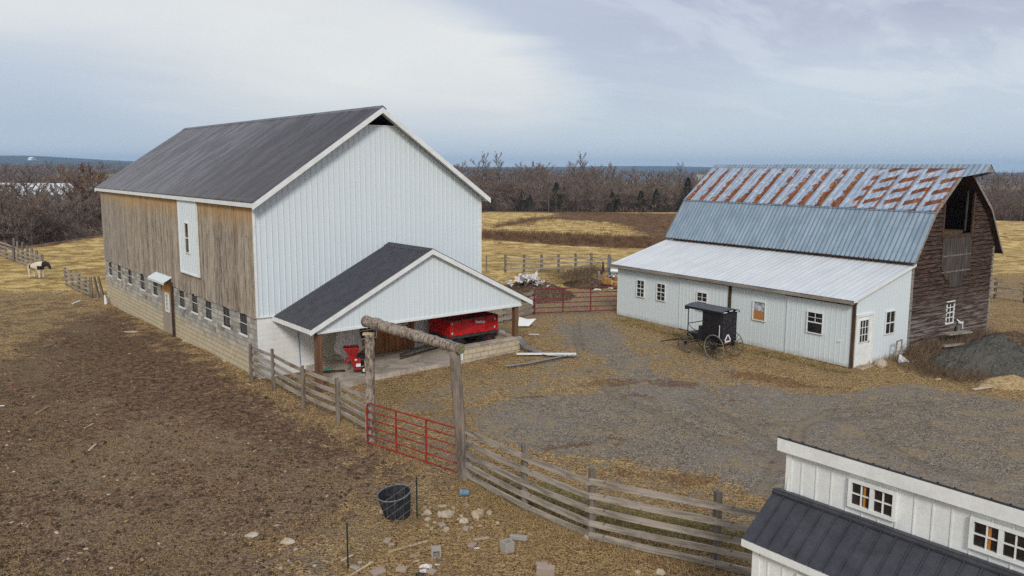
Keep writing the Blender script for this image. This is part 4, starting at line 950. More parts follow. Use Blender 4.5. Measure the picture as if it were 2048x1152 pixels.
# ================================================================== trough, pipe, stones, blocks
tc = G(796, 1030); tr = empty('water_trough', tc, .3); tr.rotation_euler = (R(3), R(-9), .3); tag(tr, 'large round black rubber trough tilted on the mud beside a green stake', 'trough')
RUB = mat('black_rubber', lambda t: {'Base Color': t.mix(t.ss(t.noise(t.coord(), 9, 6, .7), .4, .7), (.016, .017, .020), (.055, .058, .064)), 'Roughness': .6}, .6)
MB().lathe([(.0, 0), (.29, 0), (.31, .03), (.38, .52), (.385, .56), (.36, .56), (.355, .53), (.285, .06), (.0, .05)], n=36).build('tub', RUB, tr, smooth_=False)
MB().ring((0, 0, .565), (0, .001, 1), .388, .016, 40, 8).build('rim', mat('worn_rim', speck((.13, .15, .15), .3, 14), .6), tr, smooth_=True)
MB().lathe([(0, .20), (.305, .20)], n=30).build('dark_water', mat('dark_water', (.01, .012, .012, 1), .06), tr)
b_ = G(928, 992); m = MB(); m.tube([(-.11, 0, .085), (.11, .03, .085)], .082, 18).tube([(.10, .028, .085), (.125, .031, .085)], .060, 14)
tag(m.build('blue_canister', mat('faded_blue_plastic', speck((.13, .24, .34), .15, 10), .5), None, b_), 'small faded blue canister lying left of the fence', 'canister')
STN = [(764, 1026, .075, 'round tan stone nearest the trough', .9, .8), (771, 1041, .06, '', .9, .7), (883, 1032, .10, 'rounded ochre stone right of the green stake', 1.2, .7), (868, 1020, .10, '', 1.1, .6), (855, 1028, .10, 'round rusty tan stone beside the green stake', 1.0, .85),
       (855, 1040, .07, 'small pale stone below the rusty tan stone', 1, .7), (895, 1032, .16, 'large flat-topped grey fieldstone in the middle of the rock pile', 1.2, .55), (907, 1020, .06, 'small upright cream stone behind the flat fieldstone', .8, 1.0),
       (955, 1034, .16, 'large peaked grey stone at the right of the rock pile', 1.0, .8), (978, 1026, .07, 'small pale grey stone right of the peaked stone', 1, .8), (923, 1033, .055, 'small pinkish stone left of the peaked stone', 1, .7),
       (928, 1045, .105, 'cream half-round stone in front of the rock pile', 1.1, .75), (892, 1060, .085, 'cream oblong stone lying on the tan paver', 1.2, .6), (884, 1013, .07, 'thin ochre stone at the back of the rock pile', 1.6, .45),
       (932, 1012, .08, 'dull grey stone half hidden in dead stems', 1, .6), (1173, 1079, .075, 'pale round stone at the foot of the middle fence post', .9, 1.0), (995, 1046, .05, 'tiny pale stone in the straw near the rock pile', 1, .6),
       (783, 1146, .0, '', 1, 1), (576, 1086, .11, 'long pale stone lying in the mud', 1.7, .6), (505, 1072, .10, 'angular pale stone in the mud left of the long stone', 1.5, .6), (560, 1100, .05, 'small white stone left of the long mud stone', 1, .6), (592, 1100, .05, 'small white stone right of the long mud stone', 1, .7), (562, 1139, .06, 'pale stone on the wire line at bottom left', 1.1, .8),
       (1320, 1147, .09, 'tan stone at the bottom edge under the fence', 1.1, .8), (1276, 1146, .07, 'small stone at the bottom edge left of the tan stone', 1, .6), (697, 1021, .05, '', 1, 1), (263, 664, .22, 'flat yellow stone in the dark mud near the barn', 1.8, .2), (380, 682, .24, 'flat grey stone by the barn wall', 1.5, .3), (452, 722, .14, 'tan stone by the block wall', 1.3, .35), (345, 656, .12, 'dark stone at the foot of the canopy post', 1.2, .6), (1762, 733, .26, 'large tan boulder beside the lean-to corner', 1.0, .9), (690, 1150, .1, '', 1, 1)]
for i, (px, py, r, lb, sx, sz) in enumerate(STN):
    if not lb: continue
    p = G(px, py); o = MB().rock((0, 0, r * sz * .35), r, (sx, .9, sz), 100 + i).build('stone', M['stone'], None, p, random.uniform(0, 3) if sx < 1.4 else .2, smooth_=False); tag(o, lb, 'stone', 'loose field stones')
rs = random.Random(21)
for i in range(18):
    p = G(rs.uniform(845, 990), rs.uniform(1012, 1062)); r = rs.uniform(.025, .05); o = MB().rock((0, 0, r * .3), r, (rs.uniform(.9, 1.4), .9, .7), 300 + i).build('stone', M['stone'], None, p, rs.uniform(0, 3)); tag(o, 'small tan stone in the gaps of the rock pile', 'stone', 'small stones among the rock pile')
pale = mat('pale_pebble', lambda t: {'Base Color': t.mix(t.n.new('ShaderNodeObjectInfo').outputs['Random'], (.24, .20, .14), (.50, .46, .38))}, .9)
pro = [MB().rock((0, 0, .012), .05, (1.2, .9, .6), k).build('pebble', pale, None, (0, 0, 0)) for k in range(4)]
k = 0; cand = []
while len(cand) < 120:
    px, py = rs.uniform(0, 700), rs.uniform(640, 1140)
    if py < 560 + .35 * (px) and px > 200 and py < 700: continue
    if px > 480 and py < 780 + (px - 480) * .45: continue
    cand.append((px, py))
for px, py in cand:
    p = G(px, py); src = pro[k % 4]
    if k < 4: o = src
    else: o = src.copy(); COL.objects.link(o)
    s = rs.uniform(.25, .85); o.location = p; o.scale = (s * rs.uniform(.8, 1.6), s, s * .8); o.rotation_euler = (0, 0, rs.uniform(0, 6)); tag(o, 'small pale pebble lying in the muddy paddock', 'pebble', 'pale pebbles scattered over the mud'); k += 1
def hollow_block(px, py, rz, tilt, label, s=1.0, upright=False):
    m = MB(); L, W, H, t = .20, .19, .19, .032
    m.box(-L / 2, L / 2, -W / 2, -W / 2 + t, 0, H).box(-L / 2, L / 2, W / 2 - t, W / 2, 0, H).box(-L / 2, -L / 2 + t, -W / 2 + t, W / 2 - t, 0, H).box(L / 2 - t, L / 2, -W / 2 + t, W / 2 - t, 0, H)
    o = m.build('hollow_block', M['cblock'], None, G(px, py) + Vector((0, 0, .09 if tilt else 0))); o.rotation_euler = (tilt, 0, rz); o.scale = (s, s, s); tag(o, label, 'block'); return o
hollow_block(872, 1108, R(8), R(90), 'hollow grey concrete block lying with its hole towards the viewer')
hollow_block(1014, 1102, R(35), 0, 'pale broken hollow block standing open side up', 1.15)
for px, py, L, W, H, rz, lb, mt in ((1038, 1080, .40, .10, .10, -25, 'long pale solid block right of the broken hollow block', 'cblock'), (962, 1080, .36, .06, .05, 10, 'thin pale block left of the broken hollow block', 'paver'), (944, 1093, .17, .15, .05, 65, 'pinkish square paver beside a white rag', 'paver'),
        (884, 1052, .16, .14, .05, -60, 'tan paver standing behind the oblong stone', 'paver'), (931, 1059, .13, .17, .04, -10, 'flat tan paver under the half-round stone', 'paver'), (775, 1083, .14, .17, .04, -15, 'pale paver left of the long stick', 'paver'), (783, 1091, .11, .1, .04, 20, 'broken grey paver piece left of the long stick', 'cblock'),
        (756, 1147, .27, .20, .07, 35, 'large pink paver at the bottom edge', 'paver'), (803, 1142, .21, .15, .07, -10, 'square pink paver at the bottom, right of the large one', 'paver'), (863, 1146, .16, .16, .05, 60, 'tan paver by the white rags at the bottom edge', 'paver'), (826, 1114, .15, .09, .03, 35, 'small narrow tan paver left of the hollow grey block', 'paver'),
        (710, 1137, .2, .12, .04, -30, 'grey paver at the foot of the lower green stake', 'cblock'), (1090, 1150, .36, .15, .19, -4, 'pink concrete block at the bottom edge of the picture', 'paver'), (1083, 1135, .24, .10, .1, -4, 'tan brick leaning behind the pink block', 'paver'), (720, 1127, .09, .07, .04, 0, 'tiny pale brick piece right of the lower green stake', 'cblock'), (850, 1139, .10, .04, .03, 0, 'splinter of brick beside the white rags', 'paver')):
    m = MB().box(-L / 2, L / 2, -W / 2, W / 2, 0, H); o = m.build('paver', M[mt], None, G(px, py) + Vector((0, 0, .005)), R(rz)); o.rotation_euler = (R(random.uniform(-7, 7)), R(random.uniform(-7, 7)), R(rz)); tag(o, lb, 'paver')
    bv = o.modifiers.new('edge', 'BEVEL'); bv.width = .008; bv.segments = 1
for (a, b, w, lb, mt) in (((776, 1106), (856, 1084), .05, 'long pale stick lying left of the hollow block', 'freshwood'), ((690, 1160), (746, 1126), .04, 'pale stick running off the bottom edge', 'freshwood'), ((682, 1124), (706, 1112), .045, 'short pale lath crossing the lower green stake', 'freshwood'), ((826, 1126), (838, 1123), .03, 'short splinter of wood in the straw', 'freshwood'),
        ((106, 583 + 8), (133, 582), .15, 'pale board lying on the grass right of the horse', 'rail'), ((145, 608), (161, 602), .12, 'white board lying in the paddock near the leaning posts', 'trim'), ((492, 768), (507, 773), .05, 'pale stick beside the corner fence post', 'freshwood'), ((170, 857), (187, 849), .04, 'thin pale stick in the mud, left', 'freshwood'), ((178, 902), (192, 890), .06, 'broad pale chip in the left mud', 'freshwood'), ((72, 828), (98, 814), .03, 'thin stick in the far left mud', 'freshwood'), ((160, 752 + 100), (184, 840), .0, '', 'freshwood'), ((1058, 669), (1078, 670), .07, 'small white strip lying on the grass by the barn', 'trim')):
    if not lb: continue
    A_, B_ = G(*a) + Vector((0, 0, .02)), G(*b) + Vector((0, 0, .03)); o = MB().beam((0, 0, 0), B_ - A_, w, .022).build('loose_board' if w > .06 else 'stick', M[mt], None, A_); tag(o, lb, 'board' if w > .06 else 'stick')
def rag(px, py, s, lb, col=None, cat='rag', seed=0, name='white_rag', mt=None):
    rr = random.Random(seed); n = 7; m = MB(); P = {}
    for i in range(n):
        for j in range(n):
            a, b = i / (n - 1) - .5, j / (n - 1) - .5; P[i, j] = len(m.v)
            m.v.append((s * (a + rr.uniform(-.07, .07)), s * .6 * (b + rr.uniform(-.09, .09)), max(.01, s * (.16 * (1 - 3 * (a * a + b * b)) + rr.uniform(-.05, .08)))))
    for i in range(n - 1):
        for j in range(n - 1): m.f.append((P[i, j], P[i + 1, j], P[i + 1, j + 1], P[i, j + 1]))
    o = m.build(name, mt or M['plastic'], None, G(px, py)); tag(o, lb, cat); return o
rag(852, 1134, .26, 'crumpled white rag at the bottom centre', seed=1); rag(875, 1130, .11, 'small white scrap right of the crumpled rag', seed=2); rag(848, 1143, .18, 'second white rag by the tan paver', seed=3)
rag(954, 1097, .12, 'white cloth scrap beside the pink square paver', seed=4); rag(840, 1150, .22, 'black cloth at the bottom edge', seed=5, name='black_rag', mt=M['black']); rag(1194, 580, .5, 'white sheet scrap behind the far red gate', seed=6)
rag(29, 779, .14, 'orange scrap in the mud at far left', seed=7, name='orange_scrap', cat='scrap', mt=mat('orange_plastic', (.6, .10, .02, 1), .6)); rag(252, 1043, .07, 'bright yellow scrap in the mud', seed=8, name='yellow_scrap', cat='scrap', mt=mat('yellow_plastic', (.75, .5, .02, 1), .6))
rag(888, 987 + 1, .06, 'tiny white and orange scrap on the wire line', seed=9, name='litter_scrap', cat='scrap'); rag(4, 815 - 3, .18, 'white scrap at the left edge of the mud', seed=10); 

# ================================================================== red wagon, chipper, wrapped bag
wg = empty('red_wagon', (A2[0] + GV[0] * 8.66 + LV[0] * -1.5, A2[1] + GV[1] * 8.66 + LV[1] * -1.5, .205), BYAW)
tag(wg, 'red steel dump wagon parked under the porch behind the low block wall', 'wagon')
X0, X1w, Y0, Y1, Z0, Z1 = -1.28, 1.28, -.60, .95, .78, 1.40
m = MB(); t_ = .03
m.box(X0, X1w, Y0, Y0 + t_, Z0, Z1).box(X0, X1w, Y1 - t_, Y1, Z0, Z1 + .12).box(X0, X0 + t_, Y0 + t_, Y1 - t_, Z0, Z1 + .06).box(X1w - t_, X1w, Y0 + t_, Y1 - t_, Z0, Z1 + .06).box(X0 + t_, X1w - t_, Y0 + t_, Y1 - t_, Z0, Z0 + .03)
bd = m.build('box_body', M['wagonred'], wg)
for i in range(5):
    x = X0 + (X1w - X0) * i / 4; x = min(max(x, X0 + .03), X1w - .03); MB().box(x - .03, x + .03, Y0 - .045, Y0, Z0 - .02, Z1 + .01).build('stake', M['wagonred'], bd)
for i in range(4): y = Y0 + .1 + i * .42; MB().box(X0 - .03, X0, y - .02, y + .02, Z0, Z1 + .03).build('stake', M['wagonred'], bd)
MB().box(X0 - .03, X1w + .03, Y0 - .06, Y0 + .01, Z0 - .12, Z0 - .022).box(X0 - .03, X1w + .03, Y0 + .02, Y1, Z0 - .10, Z0 - .002).build('chassis', M['darkmetal'], wg)
MB().box(X0, X1w, Y0 - .05, Y0 + .04, Z1 + .012, Z1 + .05).box(X0 - .01, X0 + .05, Y0, Y1, Z1 + .062, Z1 + .09).build('top_rim', M['darkmetal'], wg)
chip = mat('chipped_paint', speck((.5, .55, .45), .2, 12), .7)
for i, (a, b) in enumerate(((X0 + .14, Z1 - .10), (X0 + .14, Z0 + .12), (X1w - .14, Z1 - .12), (X1w - .16, Z0 + .14))): MB().box(a - .035, a + .035, Y0 - .006, Y0 - .001, b - .05, b + .05).build('worn_patch', chip, bd)
tx = bpy.data.curves.new('maker_lettering', 'FONT'); tx.body = "Bestman"; tx.size = .17; tx.extrude = .003; tx.align_x = 'CENTER'; tx.offset = .004; to = bpy.data.objects.new('maker_lettering', tx); COL.objects.link(to)
to.parent = bd; to.location = (.36, Y0 - .008, Z1 - .22); to.rotation_euler = (math.pi / 2, R(3), 0)
lm = bpy.data.meshes.new_from_object(to.evaluated_get(bpy.context.evaluated_depsgraph_get())); lm.name = 'maker_lettering'; lm.materials.clear(); lm.materials.append(M['trim'])
lo2 = bpy.data.objects.new('maker_lettering', lm); COL.objects.link(lo2); lo2.parent = bd; lo2.location = to.location; lo2.rotation_euler = to.rotation_euler; bpy.data.objects.remove(to)
for sx in (-.85, .85):
    for sy in (Y0 + .08, Y1 - .1):
        w = MB().tube([(sx, sy - .09, .31), (sx, sy + .09, .31)], .31, 22).build('wheel', M['tyre'], wg); MB().tube([(sx, sy - .10, .31), (sx, sy + .10, .31)], .16, 14).build('rim', M['darkred'], w)
MB().beam((X0, .2, .45), (X0 - 1.9, .25, .12), .08, .08).build('tow_bar', M['darkmetal'], wg)

def on_slab(px, py, z=.205): p = G(px, py, z); return p
cp = on_slab(714, 746); ch = empty('wood_chipper', cp, R(18)); tag(ch, 'small red garden chipper shredder on two wheels standing at the porch edge', 'chipper')
def frust(m, c0, s0, c1, s1):   # c=(x,y,z) s=(hx,hy)
    return m.poly8([(c0[0] - s0[0], c0[1] - s0[1], c0[2]), (c0[0] + s0[0], c0[1] - s0[1], c0[2]), (c0[0] + s0[0], c0[1] + s0[1], c0[2]), (c0[0] - s0[0], c0[1] + s0[1], c0[2]), (c1[0] - s1[0], c1[1] - s1[1], c1[2]), (c1[0] + s1[0], c1[1] - s1[1], c1[2]), (c1[0] + s1[0], c1[1] + s1[1], c1[2]), (c1[0] - s1[0], c1[1] + s1[1], c1[2])])
m = MB()
for a, b, c, d in (((-.15, 0, .62), (.10, .10), (-.20, 0, .98), (.27, .22)),):
    frust(m, a, b, c, d)
hp = m.build('hopper', M['machinered'], ch)
m = MB(); o_ = (-.20, 0, .985); m.box(-.47, .07, -.22, .22, .98, 1.0).box(-.44, .04, -.19, .19, .90, .99); m.build('hopper_mouth', mat('hopper_inside', speck((.08, .01, .01), .2, 6), .6), hp)
m = MB(); m.box(-.47, .07, -.235, -.215, .975, 1.05).box(-.47, .07, .215, .235, .975, 1.05).box(-.49, -.47, -.235, .235, .975, 1.05).box(.07, .09, -.235, .235, .975, 1.05); m.build('hopper_lip', M['machinered'], hp)
m = MB(); frust(m, (.02, -.02, .16), (.17, .13), (-.12, 0, .64), (.13, .13)); m.box(-.17, .12, -.22, -.10, .30, .62); m.build('housing', M['machinered'], ch)
MB().box(-.05, .12, -.232, -.22, .30, .42).build('white_sticker', M['trim'], ch); MB().box(-.10, -.02, -.232, -.222, .55, .60).build('white_sticker', M['trim'], ch)
frust(MB(), (-.42, .02, .42), (.06, .08), (-.30, .02, .60), (.07, .08)).build('side_chute', M['machinered'], ch)
m = MB(); m.tube([(.0, .25, .42), (.42, .27, .42)], .17, 14).box(.05, .35, .12, .40, .45, .66); m.build('engine', M['black'], ch)
for yy in (-.14, .12): MB().tube([(-.12, yy, .45), (-.22, yy - .03, .02), (-.30, yy - .03, .0)], .014, 6).build('leg', M['steel'], ch)
for yy in (-.12, .30):
    w = MB().tube([(.26, yy - .045, .135), (.26, yy + .045, .135)], .135, 20).build('wheel', M['tyre'], ch); MB().tube([(.26, yy - .052, .135), (.26, yy + .052, .135)], .07, 14).build('hub', M['cream'], w)
MB().tube([(.26, -.12, .135), (.26, .3, .135)], .015, 6).build('axle', M['steel'], ch)
for yy in (-.05, .12): MB().tube([(.0, yy, .75), (.35, yy + .02, 1.02)], .014, 6).build('handle', M['steel'], ch)
# wrapped bag / fan hanging in white sheeting
pb0 = Vector((A2[0] + GV[0] * 3.35 - LV[0] * .85, A2[1] + GV[1] * 3.35 - LV[1] * .85, .2))
m = MB(); n = 40; prof_ = [(.02, .12), (.20, .16), (.22, .35), (.55, .52), (.60, .68), (.52, .95), (.44, 1.3), (.36, 1.7), (.30, 2.05), (.22, 2.1)]
base = 0
for r, z in prof_:
    for k in range(n):
        a = 2 * math.pi * k / n; w = 1 + .07 * math.sin(9 * a + z * 1.2) * (z > .7) + .05 * math.sin(17 * a) * (z > .7); m.v.append((r * w * math.cos(a), r * .7 * w * math.sin(a), z))
for i in range(len(prof_) - 1):
    for k in range(n): a, b = i * n + k, i * n + (k + 1) % n; m.f.append((a, b, b + n, a + n))
bag = m.build('wrapped_bale', mat('grey_white_netting', lambda t: {'Base Color': t.mix(t.ss(t.noise(t.vm('MULTIPLY', t.coord(), (8, 8, 1.2)), 2.6, 6, .7, 1.5), .4, .62), (.42, .38, .36), (.80, .78, .77))}, .6), None, pb0, BYAW, smooth_=True)
tag(bag, 'large pear-shaped bundle wrapped in whitish sheeting hanging behind the red chipper', 'bundle')
o = MB().beam(on_slab(625, 745, .24), on_slab(690, 741, .24), .18, .05).build('loose_plank', M['darkpost']); tag(o, 'dark plank lying on the porch floor behind the fence', 'plank')
o = MB().beam(on_slab(640, 738, .235), on_slab(664, 736, .235), .10, .03).build('green_strip', mat('green_plastic', (.10, .42, .24, 1), .5)); tag(o, 'pale green strip lying on the porch floor', 'strip')
o = MB().beam(on_slab(800, 730 - 12, .23), on_slab(880, 694, .23), .05, .05).build('floor_pole', M['darkpost']); tag(o, 'thin dark pole lying on the porch floor towards the wagon', 'pole')
o = MB().beam(on_slab(640, 725, .25), on_slab(674, 722, .25), .10, .05).build('loose_plank', M['freshwood']); tag(o, 'pale board lying on the porch floor under the wrapped bundle', 'plank')
# ================================================================== horse buggy
bgp = Vector((8.70, 33.12, 0)); hd_ = Vector((-.57, .822, 0)); byaw = math.atan2(hd_.y, hd_.x)
bg_ = empty('horse_buggy', (bgp.x, bgp.y, gz(bgp.x, bgp.y)), byaw)     # x forward, y left
tag(bg_, 'black closed horse-drawn buggy with four spoked wheels and a grey roof by the lean-to', 'buggy')
m = MB(); m.box(-.85, .12, -.50, .50, .74, 2.02).box(.12, 1.02, -.50, .50, .74, .92)
m.poly8([(.12, -.5, .92), (.62, -.5, .92), (.62, .5, .92), (.12, .5, .92), (.12, -.5, 1.0), (.45, -.5, .95), (.45, .5, .95), (.12, .5, 1.0)]); bd = m.build('body', M['black'], bg_)
m = MB()
for x in (.12, .80):
    pass
for yy in (-.49, .46): m.box(.98, 1.01, yy, yy + .03, .95, 2.06); m.tube([(1.0, yy + .015, 1.30), (.82, yy + .015, 1.15), (.40, yy + .015, 1.0)], .014, 5); m.tube([(1.02, yy + .015, 1.0), (.85, yy + .015, .78)], .02, 5)
m.box(.98, 1.01, -.47, .47, 1.28, 1.31); m.build('front_frame', M['black'], bd)
MB().box(.14, .42, -.44, .44, .92, 1.28).box(.13, .18, -.44, .44, 1.28, 1.55).build('seat', mat('dark_seat', speck((.02, .02, .022), .2, 9), .7), bg_)
m = MB(); n = 8
for i in range(n):
    y0, y1 = -.56 + 1.12 * i / n, -.56 + 1.12 * (i + 1) / n; z0, z1 = 2.06 + .09 * math.sin(math.pi * i / n), 2.06 + .09 * math.sin(math.pi * (i + 1) / n)
    m.poly8([(-.93, y0, z0 - .02), (1.14, y0, z0 - .02), (1.14, y1, z1 - .02), (-.93, y1, z1 - .02), (-.93, y0, z0 + .02), (1.14, y0, z0 + .02), (1.14, y1, z1 + .02), (-.93, y1, z1 + .02)])
m.build('roof', M['blackroof'], bg_, smooth_=False)
m = MB(); m.box(-.93, 1.14, -.57, -.54, 1.98, 2.07).box(-.93, 1.14, .54, .57, 1.98, 2.07).box(1.12, 1.15, -.54, .54, 1.90, 2.08); m.build('roof_valance', M['black'], bg_)
refl = mat('white_reflector', (.75, .75, .78, 1), .4)
MB().box(-.80, -.77, .501, .512, .98, 1.5).build('reflector', refl, bd)
for y0 in (.25, -.12, -.50): MB().box(-.945, -.932, y0, y0 + .22, 2.03 + (.04 if y0 == -.12 else 0), 2.06 + (.04 if y0 == -.12 else 0)).build('reflector', refl, bd)
m = MB(); m.box(-.865, -.852, -.42, .42, .85, 1.95); dr_ = m.build('rear_panel', mat('black_canvas', speck((.022, .020, .024), .35, 10), .6), bd)
m = MB()
for a in (-.33, .33):
    for z in (.9, 1.1, 1.35, 1.6, 1.8): m.obox((-.87, a, z), (.006, .014, .014))
m.build('studs', M['steel'], dr_)
# triangle sign on the lower rear
tp_ = [(.28, .78), (-.12, .78), (.08, 1.10)]; m = MB()
for i in range(3):
    a, b = tp_[i], tp_[(i + 1) % 3]; m.beam((-.885, a[0] + (b[0] - a[0]) * .1, a[1] + (b[1] - a[1]) * .1), (-.885, a[0] + (b[0] - a[0]) * .9, a[1] + (b[1] - a[1]) * .9), .012, .055, (0, 0, 1) if abs(b[1] - a[1]) < .01 else (0, 1, 0))
sg_ = m.build('triangle_sign', refl, bd); MB().face((-.882, .12, .85), (-.882, .04, .85), (-.882, .08, .95)).build('red_centre', mat('sign_red', (.42, .03, .02, 1), .5), sg_)
MB().tube([(-.62, -.60, .53), (-.62, .60, .53)], .028, 8).build('axle', M['black'], bg_); MB().tube([(.95, -.60, .45), (.95, .60, .45)], .028, 8).build('axle', M['black'], bg_)
MB().beam((-.62, 0, .60), (.95, 0, .62), .06, .05).build('reach_bar', M['black'], bg_)
m = MB()
for x in (-.62, .95): m.tube([(x, -.42, .62), (x, -.15, .55), (x, .15, .55), (x, .42, .62)], .03, 6); m.tube([(x, -.42, .62), (x, -.15, .74), (x, .15, .74), (x, .42, .62)], .025, 6)
m.build('leaf_springs', M['black'], bg_)
def wheel(x, y, r, nsp, mt):
    w = MB().ring((x, y, r), (0, 1, 0), r - .022, .022, 40, 6).build('wheel', mt, bg_, smooth_=True)
    m = MB()
    for k in range(nsp): a = 2 * math.pi * k / nsp + .1; m.tube([(x + .05 * math.cos(a), y, r + .05 * math.sin(a)), (x + (r - .03) * math.cos(a), y, r + (r - .03) * math.sin(a))], [.017, .012], 5, False)
    m.build('spokes', M['wheelwood'] if mt is M['wheelwood'] else M['black'], w)
    MB().tube([(x, y - .09, r), (x, y + .09, r)], .065, 12).build('hub', M['black'], w)
wheel(-.62, .62, .54, 16, mat('grey_worn_rim', speck((.22, .20, .17), .2, 10), .8)); wheel(-.62, -.62, .54, 16, M['wheelwood']); wheel(.95, .60, .46, 14, M['wheelwood']); wheel(.95, -.60, .46, 14, M['wheelwood'])
for yy in (-.32, .32): MB().tube([(.98, yy, .52), (1.4, yy, .46), (2.2, yy * .9, .30), (2.85, yy * .75, .10)], [.03, .03, .026, .02], 7).build('shaft', mat('dark_shaft', speck((.05, .032, .022), .3, 8), .7) if yy < 0 else bpy.data.materials['dark_shaft'], bg_)
MB().tube([(1.35, -.32, .47), (1.35, .32, .47)], .025, 6).build('cross_bar', bpy.data.materials['dark_shaft'], bg_)
MB().tube([(1.7, .30, .34), (1.72, .30, .12)], .018, 5).build('hanging_strap', M['black'], bg_)

# ================================================================== pinto horse (body one skinned mesh)
def skinned(name, joints, edges, mt, parent=None, loc=None, rz=0, sub=2):
    me_ = bpy.data.meshes.new(name); me_.from_pydata([j[0] for j in joints], edges, []); me_.update(); me_.materials.append(mt)
    o = bpy.data.objects.new(name, me_); COL.objects.link(o)
    sk = o.modifiers.new('skin', 'SKIN'); sv = me_.skin_vertices
    if not len(sv): pass
    for i, j in enumerate(joints):
        r = j[1] if isinstance(j[1], tuple) else (j[1], j[1]); me_.skin_vertices[0].data[i].radius = r
    me_.skin_vertices[0].data[0].use_root = True; sk.use_smooth_shade = True
    ss_ = o.modifiers.new('sub', 'SUBSURF'); ss_.levels = sub; ss_.render_levels = sub
    if parent: o.parent = parent
    if loc is not None: o.location = loc
    o.rotation_euler = (0, 0, rz); return o
def f_pinto(t):
    x, y, z = t.sep(t.coord()); n = t.noise(t.coord(), 2.3, 3, .5)
    head = t.m('MULTIPLY', t.ss(t.m('ADD', x, t.m('MULTIPLY', n, .12)), .56, .60), t.ss(z, .50, .54))
    sh = t.m('MULTIPLY', t.ss(t.m('ABSOLUTE', t.m('SUBTRACT', x, .36)), .18, .15), t.m('MULTIPLY', t.ss(z, .62, .66), t.ss(z, .96, .90)))
    fl = t.m('MULTIPLY', t.ss(t.m('ABSOLUTE', t.m('ADD', x, .40)), .10, .07), t.m('MULTIPLY', t.ss(z, .70, .74), t.ss(z, 1.10, 1.04)))
    k = t.m('MAXIMUM', head, t.m('MAXIMUM', sh, fl)); return {'Base Color': t.mix(k, t.mix(n, (.50, .42, .29), (.68, .62, .50)), (.014, .011, .012))}
PT = mat('pinto_coat', f_pinto, .7)
J = [((-.40, 0, .98), (.25, .27)), ((-.05, 0, .94), (.27, .29)), ((.30, 0, .97), (.24, .27)), ((.52, 0, 1.02), (.18, .24)), ((.74, .0, 1.06), (.13, .19)), ((.92, 0, 1.02), (.12, .15)), ((1.05, 0, .82), (.08, .10)), ((1.11, 0, .68), (.07, .08)),
     ((-.42, .16, .80), (.13, .17)), ((-.46, .17, .48), .082), ((-.43, .17, .25), .062), ((-.41, .17, .03), .095), ((-.50, -.16, .80), (.13, .17)), ((-.56, -.17, .48), .082), ((-.53, -.17, .25), .062), ((-.51, -.17, .03), .095),
     ((.32, .15, .72), .12), ((.34, .16, .44), .078), ((.33, .16, .23), .062), ((.35, .16, .03), .095), ((.28, -.15, .72), .12), ((.29, -.16, .44), .078), ((.28, -.16, .23), .062), ((.30, -.16, .03), .095)]
Ed = [(0, 1), (1, 2), (2, 3), (3, 4), (4, 5), (5, 6), (6, 7), (0, 8), (8, 9), (9, 10), (10, 11), (0, 12), (12, 13), (13, 14), (14, 15), (2, 16), (16, 17), (17, 18), (18, 19), (2, 20), (20, 21), (21, 22), (22, 23)]
hp_ = G(76, 556); hs = empty('pinto_horse', hp_, R(-10)); tag(hs, 'cream and black pinto horse standing with lowered head by the paddock fence', 'horse')
hb_ = skinned('horse_body', J, Ed, PT, hs)
m = MB()
for yy in (-.06, .06): m.tube([(.88, yy, 1.12), (.89, yy * 1.25, 1.25)], [.04, .010], 6)
m.build('ears', M['black'], hs)
MB().tube([(-.60, 0, 1.08), (-.70, 0, .95), (-.74, 0, .70), (-.72, 0, .35)], [.04, .07, .08, .02], 8).build('tail', mat('cream_tail', speck((.52, .45, .32), .15, 14), .8), hs, smooth_=True)
m = MB()
for k in range(9): x = .42 + .05 * k; z = 1.20 + .008 * k if k < 7 else 1.22 - .04 * (k - 6); m.tube([(x, 0, z), (x + .03, .09, z - .10), (x + .02, .12, z - .22)], [.05, .045, .01], 6)
m.build('mane', M['black'], hs, smooth_=True)

# ================================================================== yard debris
def strip(pts, w, lb, name, mt, curl=.0, cat='metal strip', loc=None):
    """bent thin sheet following pts (world)"""
    P0 = pts[0]; m = MB(); prev = None; L = []
    for i, p in enumerate(pts):
        d = (pts[min(i + 1, len(pts) - 1)] - pts[max(0, i - 1)]).normalized(); s = d.cross(Vector((0, 0, 1))).normalized()
        L.append([p - P0 + s * w * (a - .5) + Vector((0, 0, curl * abs(a - .5) * 2)) for a in (0, .25, .5, .75, 1)])
    for row in L:
        for q_ in row: m.v.append(tuple(q_))
    for i in range(len(L) - 1):
        for k in range(4): a = i * 5 + k; m.f.append((a, a + 1, a + 6, a + 5))
    o = m.build(name, mt, None, P0); sd = o.modifiers.new('thick', 'SOLIDIFY'); sd.thickness = .01; tag(o, lb, cat); return o
up_ = lambda v, h: v + Vector((0, 0, h))
strip([up_(G(1036, 695), .45), up_(G(1044, 702), .30), up_(G(1058, 706), .16), up_(G(1076, 711), .08), up_(G(1095, 714), .05), up_(G(1130, 715), .04), up_(G(1150, 716), .06)], .27, 'curved grey galvanised sheet sweeping from the porch wall onto the grass', 'curved_sheet', M['steel'], .07)
strip([up_(G(1014, 737), .06), up_(G(1060, 731), .07), up_(G(1110, 721), .08), up_(G(1150, 713), .08)], .15, 'narrow dark metal strip slanting below the white board', 'narrow_strip', M['steel'], .05)
o = MB().beam(up_(G(1033, 713), .12), up_(G(1152, 714), .14), .16, .05).build('white_board', M['trim']); tag(o, 'straight white board lying on the yard grass', 'board')
m = MB(); p0 = G(1036, 656); m.face((0, 0, .1), (.55, -.05, .12), (.92, .15, .46), (.45, .3, .40), (.05, .3, .52)); o = m.build('bent_sheet', M['trim'], None, p0); o.modifiers.new('thick', 'SOLIDIFY').thickness = .02; tag(o, 'bent white sheet panel propped beside the right porch post', 'panel')
